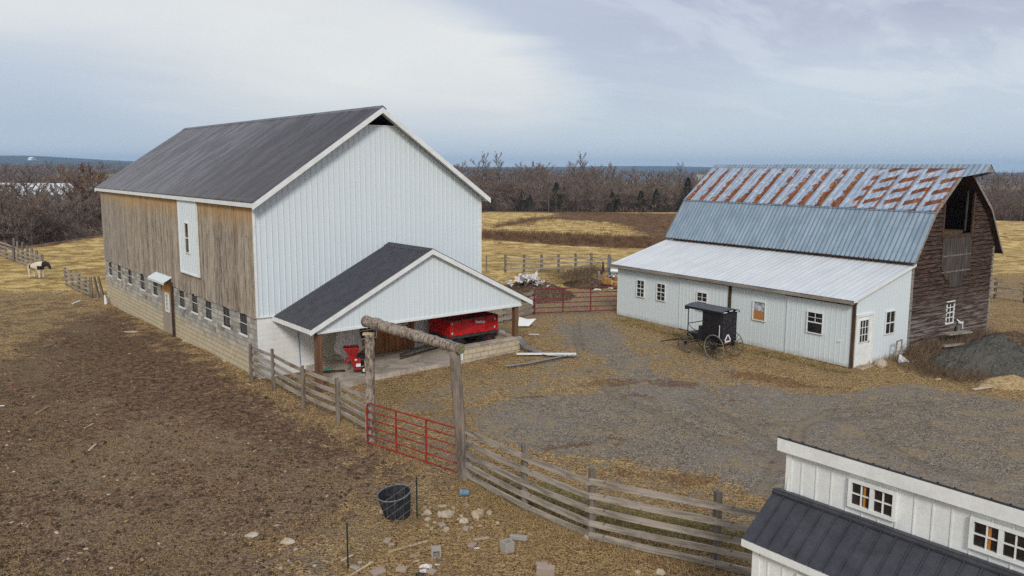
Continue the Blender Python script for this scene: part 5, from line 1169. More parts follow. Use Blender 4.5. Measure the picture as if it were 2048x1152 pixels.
rag(1000, 664, .5, 'pale sheet scrap behind the low block wall', seed=14)
def pile(px, py, rx, ry, h, name, lb, mt, cat, seed, rough_=.12, n=34, flat_=False, sharp=1.2):
    rr = random.Random(seed); c = G(px, py); m = MB(); N = n; ph = [rr.uniform(0, 6) for _ in range(6)]
    for i in range(N + 1):
        for j in range(N + 1):
            u, v = 2 * i / N - 1, 2 * j / N - 1; d = math.hypot(u, v) * (1 + .05 * math.sin(3 * math.atan2(v, u) + ph[0]))
            z = h * max(0, 1 - d ** sharp) * (1 + .15 * math.sin(5 * u + ph[1]) * math.cos(4 * v + ph[2])) + (rr.uniform(-1, 1) * rough_ * h if d < 1 else 0) - (.08 if d >= 1 else 0)
            x, y = u * rx, v * ry; m.v.append((x, y, gz(c.x + x, c.y + y) - c.z + z))
    for i in range(N):
        for j in range(N): a = i * (N + 1) + j; m.f.append((a, a + N + 1, a + N + 2, a + 1))
    o = m.build(name, mt, None, c, smooth_=True); tag(o, lb, cat); return o
dirtm = mat('dark_soil', lambda t: {'Base Color': t.mix(t.ss(t.noise(t.coord(), 6, 8, .75), .35, .65), (.045, .028, .018), (.19, .13, .085)), 'Normal': t.bump(t.noise(t.coord(), 9, 6, .7), 1, .05)}, .95, spec=.05)
def f_gravpile(t):
    v = t.coord(); n = t.noise(v, 18, 6, .8); g = t.vor(v, 22.0); a = t.noise(v, 1.4, 4)
    return {'Base Color': t.mix(t.m('MULTIPLY', t.ss(a, .45, .7), .5), t.mix(t.ss(n, .35, .65), (.040, .038, .032), (.17, .165, .145)), (.15, .135, .10)), 'Normal': t.bump(n, 1, .05)}
gp_ = pile(1978, 738, 2.35, 1.9, 1.3, 'gravel_pile', 'tall heap of dark grey gravel at the right beside the old barn', mat('dark_gravel', f_gravpile, .95, spec=.05), 'pile', 3, .09, 44, sharp=1.7)
pile(2030, 712, 2.6, 2.0, 1.15, 'soil_pile', 'brown soil heap with dead stems behind the gravel heap', dirtm, 'pile', 4, .05)
sandm = mat('tan_straw', lambda t: {'Base Color': t.mix(t.ss(t.noise(t.coord(), 9, 7, .75), .35, .65), (.25, .165, .08), (.52, .39, .21)), 'Normal': t.bump(t.noise(t.coord(), 14, 5, .7), 1, .04)}, .95, spec=.05)
pile(2022, 771, 1.25, .65, .42, 'straw_pile', 'low yellow straw heap in front of the gravel heap', sandm, 'pile', 5, .06)
pile(1740, 700, .01, .01, .0, 'x', 'x', dirtm, 'x', 1) if 0 else None
dp = pile(1060, 590, 3.0, 3.0, 1.0, 'soil_heap', 'dark manure heap under the torn white sheeting behind the porch roof', dirtm, 'pile', 8, .10)
pile(1176, 570, 1.7, 1.9, .5, 'brush_heap_base', 'dark earth and rotted brush heap left of the lumber', dirtm, 'pile', 9, .14)
# torn white sheeting on the heap (one object, crumpled)
rr = random.Random(12); m = MB()
def crumple(m, c, s, rr, n=5):
    P = {}; ax = Vector((rr.uniform(-1, 1), rr.uniform(-1, 1), rr.uniform(-.6, .6))).normalized(); ay = ax.cross(Vector((rr.uniform(-.3, .3), rr.uniform(-.6, .1), 1))).normalized(); an = ax.cross(ay)
    for i in range(n):
        for j in range(n):
            P[i, j] = len(m.v); a, b = i / (n - 1) - .5, j / (n - 1) - .5; m.v.append(tuple(c + ax * s * (a + rr.uniform(-.1, .1)) + ay * s * .8 * (b + rr.uniform(-.1, .1)) + an * s * rr.uniform(-.22, .22)))
    for i in range(n - 1):
        for j in range(n - 1): m.f.append((P[i, j], P[i + 1, j], P[i + 1, j + 1], P[i, j + 1]))
org = dp.location.copy()
for (px, py, h, s, k) in ((1052, 552, .0, .5, 5), (1046, 557, 0, .45, 4), (1062, 556, 0, .55, 6), (1070, 562, 0, .5, 5), (1082, 568, 0, .45, 5), (1035, 560, 0, .4, 4), (1090, 572, 0, .3, 3), (1050, 570, 0, .45, 2), (1075, 575, 0, .35, 3), (1100, 580, 0, .3, 4), (1112, 584, 0, .25, 3), (1020, 566, 0, .25, 3), (1010, 560, 0, .2, 2)):
    for _ in range(k):
        q_ = at(px + rr.uniform(-6, 6), py + rr.uniform(-5, 5), org.y - .9 + rr.uniform(-.2, .7) ); crumple(m, q_ - org, s * rr.uniform(.7, 1.3), rr)
o = m.build('torn_sheeting', M['plastic'], None, org); tag(o, 'torn white plastic sheeting crumpled on top of the dark heap', 'sheeting')
# branches, lumber and boxes right of it
def debris(name, a, b, w, h, lb, mt, cat, za=.1, zb=.2):
    A_, B_ = up_(G(*a), za), up_(G(*b), zb); o = MB().beam((0, 0, 0), B_ - A_, w, h).build(name, mt, None, A_); tag(o, lb, cat); return o
debris('dead_limb', (1172, 566), (1187, 556), .12, .10, 'grey dead limb sticking out of the brush heap, upper one', M['rail'], 'branch', .3, .5); debris('dead_limb', (1172, 569), (1184, 560), .08, .08, 'thin grey dead limb below the upper one in the brush heap', M['rail'], 'branch', .25, .35)
b_ = G(1200, 566); t_ = at(1206, 523, b_.y); m = MB().tube([(0, 0, .6), (t_ - b_) * .6 + Vector((.1, 0, 0)), t_ - b_], [.10, .09, .05], 8); tag(m.build('charred_stub', M['darkpost'], None, b_), 'dark charred trunk stub rising from the brush heap', 'stub')
b_ = G(1196, 568); m = MB().tube([(0, 0, .2), (.12, 0, .5), (.02, 0, .9)], [.09, .1, .07], 8); tag(m.build('bare_root', M['rail'], None, b_), 'pale curved root in the brush heap', 'root')
YB = G(1215, 578).y
def boxat(px, py, s, lb, mt, name, cat, rz=0, Y=YB): p = at(px, py, Y); o = MB().obox((0, 0, 0), s).build(name, mt, None, p, rz); o.rotation_euler = (R(12), R(8), rz); tag(o, lb, cat); return o
orm = mat('orange_foam', speck((.42, .22, .06), .2, 5), .8); boxat(1213, 561, (.26, .2, .19), 'orange foam block tipped on the ground by the brush heap', orm, 'foam_block', 'block', .3)
boxat(1234, 571, (.25, .2, .12), 'orange foam slab at the lean-to corner', orm, 'foam_slab', 'slab', .1); boxat(1234, 557, (.22, .2, .14), 'stacked orange boards at the lean-to corner', mat('orange_board', speck((.45, .17, .04), .2, 7), .8), 'board_stack', 'boards', .2); 
tag(MB().box(-.13, .13, -.02, .02, 0, 1.45).build('standing_sheet', M['steel'], None, at(1218, 556, YB + .3) + Vector((0, 0, 0)), .2), 'upright blue-grey panel behind the lean-to corner', 'panel')
rag(1226, 577, .7, 'white sheet on the ground at the lean-to corner', seed=31)
m = MB(); 
for k in range(5): crumple(m, Vector((rr.uniform(-.25, .25), rr.uniform(-.2, .2), rr.uniform(-.2, .3))), .5, rr)
tag(m.build('crumpled_foil', M['leanroof'], None, at(1229, 555, YB)), 'crumpled pale blue sheeting leaning beside the orange boards', 'sheeting')
o = MB().beam((0, 0, 0), at(1237, 548, YB) - at(1216, 536, YB), .10, .06).build('dark_beam', M['darkpost'], None, at(1216, 536, YB)); tag(o, 'dark slanting beam beside the blue-grey panel', 'beam')
tag(MB().tube([(-.28, 0, 0), (.3, 0, -.05)], .14, 12).build('grey_roll', M['leanroof'], None, at(1229, 541, YB)), 'grey rolled sheet under the lean-to eave corner', 'roll')
# by the lean-to right corner
c_ = G(1797, 722); q0 = at(1792, 722, c_.y); m = MB(); m.beam((0, 0, 0), (.05, 0, .85), .05, .05, (0, 1, 0)).beam((.35, .0, .05), (.38, 0, .9), .05, .05, (0, 1, 0)).beam((.05, 0, .83), (.38, 0, .88), .04, .06).beam((.05, 0, .4), (.38, 0, .42), .04, .04)
tag(m.build('chair_frame', M['rail'], None, c_ + Vector((-.15, 0, 0)), .5), 'old wooden chair frame leaning at the clapboard wall corner', 'frame')
tag(MB().box(-.2, .2, -.02, .02, 0, .85).build('rusty_sheet', M['darkred'], None, up_(G(1806, 706), 0), .6), 'rust-brown panel leaning behind the chair frame', 'panel')
o = MB().face((0, 0, .03), (.55, .1, .05), (.1, .1, .38)).build('glass_shard', M['leanroof'], None, G(1796, 727)); o.modifiers.new('t', 'SOLIDIFY').thickness = .02; tag(o, 'pale triangular sheet lying in front of the chair frame', 'sheet')
debris('old_plank', (1890, 701), (1935, 695), .35, .07, 'wide grey plank behind the gravel heap at the old barn wall', M['rail'], 'plank', .75, .75); debris('old_plank', (1885, 712), (1925, 708), .18, .07, 'lower grey plank behind the gravel heap', M['rail'], 'plank', .45, .45)
debris('loose_stick', (1872, 762), (1880, 760), .09, .05, 'short pale stick in the grass left of the gravel heap', M['freshwood'], 'stick', .05, .05); debris('loose_board', (1946, 781), (1985, 776), .12, .04, 'pale board in front of the straw heap', M['freshwood'], 'board', .04, .06); debris('loose_board', (1958, 776), (1982, 773), .10, .04, 'second pale board behind the first by the straw heap', M['freshwood'], 'board', .04, .06)
b_ = G(2030, 748); tag(MB().tube([(0, 0, 0), (-.1, 0, .55)], .025, 6).build('bent_stake', M['freshwood'], None, b_), 'pale leaning stake in front of the gravel heap', 'stake')

# ================================================================== background: far buildings
def far_building(px0, px1, Y, z0, z1, dep, mtw, mtr, lb, name):
    a, b = at(px0, 400, Y), at(px1, 400, Y); root = empty(name, ((a.x + b.x) / 2, Y, z0)); tag(root, lb, 'building'); w = (b.x - a.x) / 2; h = z1 - z0
    MB().box(-w, w, 0, dep, 0, h * .6).build('wall', mtw, root); m = MB(); m.poly8([(-w - .3, -.4, h * .58), (w + .3, -.4, h * .58), (w + .3, dep + .4, h * .58), (-w - .3, dep + .4, h * .58), (-w - .3, dep * .45, h), (w + .3, dep * .45, h), (w + .3, dep * .55, h), (-w - .3, dep * .55, h)]); m.build('roof', mtr, root); return root
far_building(-60, 172, 215, -4.0, 3.2, 14, M['leanroof'], M['leanroof'], 'long silver-roofed building seen through the bare woods at left', 'long_shed')
far_building(62, 69, 1250, 17, 22, 12, M['white'], M['white'], 'tiny white house on the distant wooded ridge at left', 'far_house')
far_building(1395, 1412, 620, -2.2, 4, 10, M['cream'], M['cream'], 'small cream house beyond the middle woods', 'far_house')

# ================================================================== trees
def bark(c1, c2):
    return lambda t: {'Base Color': t.mix(t.ss(t.noise(t.coord(), 1.2, 5, .7), .35, .65), c1, t.mix(t.n.new('ShaderNodeObjectInfo').outputs['Random'], c2, tuple(x * .72 for x in c2)))}
BK = mat('tree_bark', bark((.070, .054, .046), (.20, .160, .135)), .95, spec=.05)
TW = mat('bare_twigs', bark((.125, .084, .064), (.31, .22, .17)), .95, spec=.05)
TW2 = mat('bare_twigs_grey', bark((.115, .090, .072), (.30, .235, .185)), .95, spec=.05)
TW3 = mat('twigs_with_orange_leaves', bark((.11, .06, .035), (.30, .16, .075)), .95, spec=.05)
EV = mat('evergreen_needles', bark((.016, .024, .015), (.055, .068, .040)), .95, spec=.05)
def ribbons(P0, P1, W):
    """thin tapering three-sided spikes from P0 to P1"""
    P0, P1, W = np.array(P0), np.array(P1), np.array(W)[:, None]; d = P1 - P0; d /= np.linalg.norm(d, axis=1, keepdims=True) + 1e-9
    a = np.cross(d, np.array([.31, .27, .91])); a /= np.linalg.norm(a, axis=1, keepdims=True) + 1e-9; b = np.cross(d, a); V = []; F = []
    n = len(P0); V = np.stack([P0 + a * W, P0 + (-.5 * a + .87 * b) * W, P0 + (-.5 * a - .87 * b) * W, P1], 1).reshape(-1, 3)
    i = np.arange(n)[:, None] * 4; F = np.concatenate([i + [0, 1, 3], i + [1, 2, 3], i + [2, 0, 3]], 1).ravel(); return V, F
def bare_tree(seed, H=12.0, spread=.42, mt=None, upright=.55, twigs=6, low=.14, name='bare_tree'):
    rr = random.Random(seed); tr_ = MB(); P0, P1, W = [], [], []
    def rv(): return Vector((rr.uniform(-1, 1), rr.uniform(-1, 1), rr.uniform(-1, 1)))
    top = Vector((rr.uniform(-.6, .6), rr.uniform(-.6, .6), H * .93)); pts = [Vector((0, 0, -.8)), Vector((rr.uniform(-.2, .2), rr.uniform(-.2, .2), H * .33)), top * .68, top]; r0 = H * .014
    tr_.tube(pts, [r0 * 1.2, r0, r0 * .6, .03], 6, False)
    def along(t):
        z = t * H * .93
        for i in range(3):
            if pts[i].z <= z <= pts[i + 1].z: return pts[i].lerp(pts[i + 1], (z - pts[i].z) / (pts[i + 1].z - pts[i].z))
        return pts[-1]
    nl = int(rr.uniform(13, 17))
    for k in range(nl):
        t = low + (1 - low) * (k + rr.random()) / nl * .97; b = along(t); az_ = k * 2.4 + rr.uniform(-.5, .5)
        L = H * spread * (1.05 - .62 * t) * rr.uniform(.75, 1.15); d = Vector((math.cos(az_), math.sin(az_), upright + t * .35 + rr.uniform(-.1, .3))).normalized()
        e = b + d * L; e.z = min(e.z, H * 1.02); tr_.tube([b, b.lerp(e, .5) + rv() * L * .04, e], [r0 * (.50 - .25 * t), r0 * .28, .02], 4, False)
        for j in range(6):
            s = .22 + .78 * (j + rr.random()) / 6; b2 = b.lerp(e, s); d2 = (d * .9 + rv() * .75 + Vector((0, 0, .35))).normalized(); L2 = L * rr.uniform(.25, .45) * (1.15 - .4 * s); e2 = b2 + d2 * L2
            P0.append(b2); P1.append(e2); W.append(.055)
            for q_ in range(twigs):
                b3 = b2.lerp(e2, rr.uniform(.15, 1)); d3 = (d2 * .8 + rv() * .85 + Vector((0, 0, .3))).normalized(); L3 = L2 * rr.uniform(.35, .75); e3 = b3 + d3 * L3
                P0.append(b3); P1.append(e3); W.append(.038)
                for _ in range(2):
                    b4 = b3.lerp(e3, rr.uniform(.2, .9)); e4 = b4 + (d3 * .7 + rv() * .9).normalized() * L3 * rr.uniform(.4, .8); P0.append(b4); P1.append(e4); W.append(.030)
    root = empty(name, (0, 0, 0)); tr_.build('trunk', BK, root); V, F = ribbons(P0, P1, W); bigmesh('crown', V, F, 3, mt or TW, root); return root
def evergreen(seed, H=9.0, wd=.30):
    rr = random.Random(seed); root = empty('evergreen_tree', (0, 0, 0)); MB().tube([(0, 0, -.5), (0, 0, H * .95)], [H * .017, .03], 6).build('trunk', BK, root); P0, P1, W = [], [], []
    for k in range(900):
        t = rr.random() ** .8; z = H * (.06 + .94 * t); r = H * wd * (1 - t) ** .8 * rr.uniform(.35, 1.08); a = rr.uniform(0, 6.28); c = Vector((r * math.cos(a), r * math.sin(a), z)); d = Vector((math.cos(a), math.sin(a), rr.uniform(-.5, .1))) * rr.uniform(.25, .6)
        P0.append(c); P1.append(c + d); W.append(rr.uniform(.07, .13))
    V, F = ribbons(P0, P1, W); bigmesh('crown', V, F, 3, EV, root); return root
protos = [bare_tree(11, 12, .40), bare_tree(12, 13, .36, TW2, .7), bare_tree(13, 11, .46, TW, .45), bare_tree(14, 14, .30, TW2, .9, low=.35), bare_tree(15, 12, .42, TW, .6, low=.3), bare_tree(16, 10, .50, TW2, .5)]
leafy = bare_tree(31, 9, .48, TW3, .5, 9, .15, 'russet_tree'); evs = [evergreen(41), evergreen(42, 9, .34)]
used = set(); NT_ = [0]
def place(src, x, y, s, lb, grp, cat='tree', z=None, rz=None):
    if id(src) not in used: o = src; used.add(id(src))
    else: o = copy_tree(src)
    o.location = (x, y, (gz(x, y) if z is None else z) - .1); o.scale = (s, s, s * rt_.uniform(.92, 1.1)); o.rotation_euler = (0, 0, rt_.uniform(0, 6.28) if rz is None else rz)
    tag(o, lb, cat, grp); NT_[0] += 1; return o
rt_ = random.Random(77)
def dirx(px): return (px - 1024) / FPX * .9914 / 1.0
def ztop(px, py, Y): return at(px, py, Y).z
# middle wood, rows by depth; the tree tops meet the skyline of the photograph
def skyline(px): return np.interp(px, [880, 905, 960, 1010, 1060, 1110, 1170, 1180, 1230, 1260, 1290, 1320, 1350, 1380, 1420, 1460], [330, 326, 332, 338, 329, 331, 326, 338, 342, 334, 343, 337, 345, 341, 346, 346])
for row, (dY, n) in enumerate(((6, 30), (16, 26), (30, 24), (50, 22), (75, 20))):
    for i in range(n):
        px = 890 + (i + rt_.uniform(.1, .9)) * 540 / n; x0 = (px - 1024) / FPX; Y0 = 150
        for _ in range(4): Y0 = np.interp(x0 * Y0, EX, EY) + dY + 0
        Y = Y0 + rt_.uniform(-4, 4); p = at(px, 400, Y); x = p.x; g0 = gz(x, Y)
        want = ztop(px, skyline(px) + rt_.uniform(6, 26) + (0, 0, 0, 0, 0)[row] + (40, 22, 10, 4, 0)[row] * rt_.uniform(.4, 1), Y) - g0; s = max(.5, want / 12.3)
        place(protos[rt_.randrange(6)], x, Y, s, 'bare brown tree in the wood behind the middle field', 'bare trees of the middle wood')
# individual crest trees standing against the sky
for px, py, Y, k, lb in ((917, 322, 240, 0, 'bare crest tree nearest the barn eave'), (958, 321, 240, 1, 'bare crest tree above the field left of the tall thin tree'), (975, 324, 240, 3, 'thin bare crest tree beside the tall one'), (1001, 323, 240, 3, 'tall thin bare crest tree'), (1039, 327, 245, 1, 'small narrow bare crest tree'), (1063, 323, 240, 2, 'broad bare crest tree left of the skyline centre'), (1092, 325, 245, 4, 'bare crest tree right of the broad one'),
        (1150, 324, 245, 4, 'paired bare crest tree, left one'), (1168, 323, 245, 3, 'paired bare crest tree, right one'), (1197, 329, 250, 4, 'round bare crest tree before the gap'), (1224, 332, 250, 1, 'small round bare crest tree at the gap'), (1258, 329, 245, 0, 'large round bare crest tree against the blue hill, left'), (1270, 330, 246, 2, 'large round bare crest tree against the blue hill, right'), (1311, 336, 250, 4, 'reddish bare crest tree between two gaps'), (1329, 333, 250, 5, 'round bare crest tree nearest the old barn roof'), (1358, 340, 252, 3, 'slim bare crest tree left of the old barn roof'), (1380, 341, 250, 0, 'dense bare crest tree touching the old barn roof')):
    p = at(px, 380, Y); g0 = gz(p.x, Y); s = (ztop(px, py, Y) - g0) / 12.3; place(protos[k], p.x, Y, s, lb, 'skyline trees of the middle wood')
for px, hh in ((1045, 6), (1060, 5), (1112, 8), (1235, 5), (1282, 6.5), (1312, 6.5), (1332, 4), (1225, 6), (1375, 9)):
    x0 = (px - 1024) / FPX; Y = 150
    for _ in range(4): Y = np.interp(x0 * Y, EX, EY) + 4
    p = at(px, 400, Y); place(evs[rt_.randrange(2)], p.x, Y, hh / 12.5, 'dark evergreen at the edge of the middle wood', 'evergreens at the edge of the middle wood')
# left wood
for row, (dY, n) in enumerate(((3, 16), (10, 15), (20, 14), (34, 12), (52, 10))):
    for i in range(n):
        px = -50 + (i + rt_.uniform(.1, .9)) * 300 / n; x0 = (px - 1024) / FPX
        Yb = 78 if px < 60 else np.interp(px, [60, 110, 200, 260], [79, 84, 92, 98]); Y = Yb + dY + rt_.uniform(-2, 2) + 3
        p = at(px, 400, Y); g0 = gz(p.x, Y); tgt = np.interp(px, [-50, 0, 40, 120, 200, 260], [310, 320, 330, 348, 362, 366]) + ((62, 52, 44, 26, 10)[row] if px < 150 else (30, 20, 8, 0, -2)[row]) * rt_.uniform(.7, 1.1) + rt_.uniform(-3, 8)
        s = max(.4, (ztop(px, tgt, Y) - g0) / 12.3); place(protos[rt_.randrange(6)], p.x, Y, s, 'bare brown tree in the wood behind the horse paddock', 'bare trees of the left wood')
p = at(183, 400, 112); place(leafy, p.x, 112, (ztop(183, 345, 112) - gz(p.x, 112)) / 9.2, 'tree holding russet leaves beside the far barn corner', None); p = at(158, 400, 116); place(leafy, p.x, 116, (ztop(158, 350, 116) - gz(p.x, 116)) / 9.2, 'second russet-leaved tree, left of the one by the barn corner', None)
for i in range(16):
    px = -40 + i * 16 + rt_.uniform(-5, 5); Y = 300 + rt_.uniform(-20, 40); p = at(px, 380, Y); place(protos[i % 6], p.x, Y, (ztop(px, rt_.uniform(328, 338), Y) - gz(p.x, Y)) / 12.3, 'bare tree beyond the silver-roofed building', 'bare trees beyond the long shed')
# right wood
for row, (dY, n) in enumerate(((3, 9), (10, 8), (20, 7))):
    for i in range(n):
        px = 1965 + (i + rt_.uniform(.1, .9)) * 150 / n; Y = 124 + dY + rt_.uniform(-2, 2); p = at(px, 400, Y); g0 = gz(p.x, Y); tgt = np.interp(px, [1965, 2000, 2048, 2110], [376, 378, 388, 390]) + rt_.uniform(-4, 10) + (8, 3, 0)[row]
        place(protos[rt_.randrange(6)], p.x, Y, max(.35, (ztop(px, tgt, Y) - g0) / 12.3), 'bare tree in the wood right of the old barn', 'bare trees of the right wood')
p = at(1993, 380, 132); place(protos[3], p.x, 132, (ztop(1990, 352, 132) - gz(p.x, 132)) / 12.3, 'thin bare tree showing beside the hay hood', None)
for o in protos + [leafy] + evs:
    if id(o) not in used: bpy.data.objects.remove(o)

# ------------------------------------------------------------------ stuff: thickets, far woods, weeds, dry grass, clods
def scatter_spikes(name, C, n_per, L, W, mt, label, up=.6, spread=.5, seed=1):
    r_ = np.random.default_rng(seed); C = np.repeat(np.asarray(C, float), n_per, 0); n = len(C); j = r_.normal(0, 1, (n, 3)) * [spread, spread, spread * .25]; b = C + j; d = r_.normal(0, 1, (n, 3)); d[:, 2] = np.abs(d[:, 2]) * .6 + up; d /= np.linalg.norm(d, axis=1, keepdims=True)
    e = b + d * (L * r_.uniform(.45, 1.15, (n, 1))); V, F = ribbons(b, e, W * r_.uniform(.6, 1.3, n)); return V, F
def stuff(name, parts, mt, label):
    Vs, Fs, o = [], [], 0
    for V, F in parts: Vs.append(V); Fs.append(F + o); o += len(V)
    ob_ = bigmesh(name, np.concatenate(Vs), np.concatenate(Fs), 3, mt); tag(ob_, label, 'undergrowth', kind='stuff'); return ob_
BRU = mat('brown_brush', lambda t: {'Base Color': t.mix(t.ss(t.noise(t.coord(), .35, 6, .75), .42, .58), (.070, .049, .040), (.24, .175, .138))}, .95, spec=.05)
BRU2 = mat('reddish_weeds', lambda t: {'Base Color': t.mix(t.ss(t.noise(t.coord(), 1.1, 5, .7), .35, .65), (.080, .042, .024), (.27, .165, .09))}, .95, spec=.05)
def edge_pts(x0, x1, n, d0, d1, rg):
    x = rg.uniform(x0, x1, n); y = np.interp(x, EX, EY) + rg.uniform(d0, d1, n); return x, y
rg = np.random.default_rng(5)
parts = []
x, y = edge_pts(-16, 50, 1500, 2, 26, rg); C = np.stack([x, y, hgt(x, y) + rg.uniform(0, 5.2, 1500) ** 1.0], 1); parts.append(scatter_spikes('', C, 14, 1.3, .045, None, '', .5, .55, 2))
x = rg.uniform(-62, -42, 1500); y = np.where(x < -48.5, 80, 91) + 3 + (x + 48) * .3 * (x < -48.5) + rg.uniform(0, 22, 1500) + np.maximum(0, (x + 48)) * 1.2; C = np.stack([x, y, hgt(x, y) + rg.uniform(0, 4.0, 1500)], 1); parts.append(scatter_spikes('', C, 14, 1.0, .035, None, '', .5, .45, 3))
x = rg.uniform(72, 100, 500); y = np.interp(x, EX, EY) + rg.uniform(2, 14, 500); C = np.stack([x, y, hgt(x, y) + rg.uniform(0, 2.4, 500)], 1); parts.append(scatter_spikes('', C, 14, 1.2, .04, None, '', .5, .5, 4))
n = 5200; x = rg.uniform(-30, 80, n); y = np.interp(x, EX, EY) + rg.uniform(8, 90, n); C = np.stack([x, y, hgt(x, y) + rg.uniform(0, 8.0, n) * (.5 + .5 * rg.random(n))], 1); parts.append(scatter_spikes('', C, 12, 1.9, .05, None, '', .8, .9, 44))
stuff('undergrowth', parts, BRU, 'tangled brown brush filling the edges of the woods')
# distant woodland read as one mass
parts = []
n = 5200; a = rg.uniform(-.75, .85, n); d = rg.uniform(235, 900, n); x = a * d; y = d; ok = ~((a > .13) & (a < .24) & (rg.random(n) < .6)); x, y, d, a = x[ok], y[ok], d[ok], a[ok]
okb = ~((a < -.52) & (d < 330)); x, y, d = x[okb], y[okb], d[okb]
C = np.stack([x, y, hgt(x, y) + rg.uniform(0, 1, len(x)) * (np.where(x / y < -.3, 8.5, 6.6 - 1.2 * (x / y > .12)) - np.minimum(hgt(x, y), 4) * (x / y > -.3))], 1); parts.append(scatter_spikes('', C, 9, 4.2, .16, None, '', .8, 2.2, 6))
stuff('far_woods', parts, BRU, 'brown leafless woodland fading back to the hills')
# weed strips in the field and dead weeds round the buildings
def along_px(pts, n, w, rg):
    P = np.array([tuple(G(*q)[:2]) for q in pts]); L = np.r_[0, np.cumsum(np.hypot(*np.diff(P, axis=0).T))]; s = rg.uniform(0, L[-1], n); x = np.interp(s, L, P[:, 0]) + rg.normal(0, w, n); y = np.interp(s, L, P[:, 1]) + rg.normal(0, w, n); return np.stack([x, y, hgt(x, y)], 1)
parts = [scatter_spikes('', along_px([(955, 470), (1120, 482), (1290, 488), (1400, 500)], 1500, 1.8, rg), 9, .75, .022, None, '', 1.0, .3, 7), scatter_spikes('', along_px([(1000, 455), (1090, 436), (1160, 440)], 250, 1.5, rg), 8, .6, .02, None, '', 1.0, .3, 8), scatter_spikes('', along_px([(1120, 428), (1250, 430), (1400, 450), (1300, 460), (1200, 440)], 800, 5, rg), 8, .55, .02, None, '', 1.0, .4, 9)]
stuff('field_weeds', parts, BRU2, 'reddish brown dead weeds in a strip across the field')
parts = [scatter_spikes('', along_px([(1815, 712), (1850, 705), (1890, 700), (1930, 690), (1975, 680)], 300, .38, rg), 12, .85, .009, None, '', .8, .22, 10), scatter_spikes('', along_px([(1830, 725), (1870, 735), (1885, 750), (1940, 757), (1985, 757)], 220, .5, rg), 12, .5, .008, None, '', .7, .2, 11), scatter_spikes('', along_px([(1920, 745), (1960, 738), (1975, 748)], 45, .2, rg) + [0, 0, .35], 10, .55, .008, None, '', .9, .15, 19),
         scatter_spikes('', along_px([(1750, 718), (1775, 712), (1790, 705)], 40, .15, rg), 12, .4, .007, None, '', 1.0, .12, 12), scatter_spikes('', along_px([(1990, 700), (2048, 690), (2040, 720), (1980, 675)], 200, .7, rg), 12, .6, .008, None, '', .8, .3, 13), scatter_spikes('', along_px([(1140, 572), (1170, 556), (1205, 560)], 160, .6, rg) + [0, 0, .5], 12, .6, .012, None, '', .4, .4, 14)]
stuff('dead_weeds', parts, mat('dead_brush', lambda t: {'Base Color': t.mix(t.geo('Random Per Island'), (.065, .042, .028), (.27, .19, .12))}, .95, spec=.05), 'tangled dead weeds along the old barn wall and around the heaps')
# short dry grass: thousands of small blades over the rough ground
GR = mat('dry_grass_blades', lambda t: {'Base Color': t.mix(t.geo('Random Per Island'), t.mix(t.noise(t.coord(), .9, 5, .7), (.13, .075, .034), (.36, .235, .105)), (.54, .39, .20))}, .95, spec=.05)
GR2 = mat('green_grass_blades', lambda t: {'Base Color': t.mix(t.geo('Random Per Island'), (.055, .065, .018), (.20, .17, .055))}, .95, spec=.05)
def sample_px(n, x0, x1, y0, y1, rg):
    px, py = rg.uniform(x0, x1, n), rg.uniform(y0, y1, n); ex, ey = px - 1024, py - 576 - SY; cp, sp = math.cos(PITCH), math.sin(PITCH); u = -ey / FPX; t = -CH / (-sp + u * cp); x = ex / FPX * t; y = (cp + u * sp) * t; return x, y
def pin(P, x, y): return poly_d(P, x, y)
x, y = sample_px(30000, -60, 2100, 640, 1230, rg); md, gd = pin(MUDP, x, y), pin(GRAVP, x, y)
lx = (x - A2[0]) * GV[0] + (y - A2[1]) * GV[1]; ly = (x - A2[0]) * LV[0] + (y - A2[1]) * LV[1]; inb = (lx > -.1) & (lx < 10.8) & (ly > -3.3) & (ly < 25)
ox = (x - D2[0]) * NV[0] + (y - D2[1]) * NV[1]; oy = (x - D2[0]) * MV[0] + (y - D2[1]) * MV[1]; ino = (ox > -.05) & (ox < 11.6) & (oy > -.05) & (oy < 14.2)
pnoise = wob(x, y, .9, 9) * .5 + wob(x, y, .35, 11) * .5
keep = (gd + pnoise * .9 < -.1) & (~inb) & (~ino) & ((md + pnoise < -.2) | (rg.random(len(x)) < .10)) & (pnoise > -.55)
x, y = x[keep], y[keep]; C = np.stack([x, y, hgt(x, y) - .01], 1)
stuff('dry_grass', [scatter_spikes('', C, 7, .085, .0065, None, '', .25, .09, 20)], GR, 'short trampled straw-coloured grass over the yard edges')
lines = [([(1240, 641), (1350, 668), (1500, 702), (1600, 722), (1690, 742)], 420, .22), ([(940, 965), (1050, 1025), (1180, 1085), (1430, 1140)], 260, .25), ([(1700, 745), (1770, 722), (1800, 715)], 80, .2), ([(930, 720), (985, 706), (1032, 700)], 90, .12), ([(500, 768), (560, 795), (620, 830), (735, 890)], 120, .3), ([(735, 895), (860, 945), (940, 965)], 60, .3), ([(215, 612), (350, 660), (480, 735), (505, 758)], 200, .18)]
parts = [scatter_spikes('', along_px(p_, n_, w_, rg), 9, .17, .0075, None, '', .9, .08, 30 + i) for i, (p_, n_, w_) in enumerate(lines)]
stuff('grass_tufts', parts, GR, 'longer dry grass along the walls and fences')
parts = [scatter_spikes('', along_px(p_, n_, w_, rg), 9, .10, .007, None, '', .7, .08, 50 + i) for i, (p_, n_, w_) in enumerate([(lines[0][0], 500, .35), ([(960, 960), (1100, 1010), (1250, 1045), (1440, 1080), (1540, 1090)], 420, .3), ([(1000, 990), (1180, 1050), (1430, 1105)], 220, .2)])]
stuff('green_grass', parts, GR2, 'greener short grass under the fence and along the lean-to')
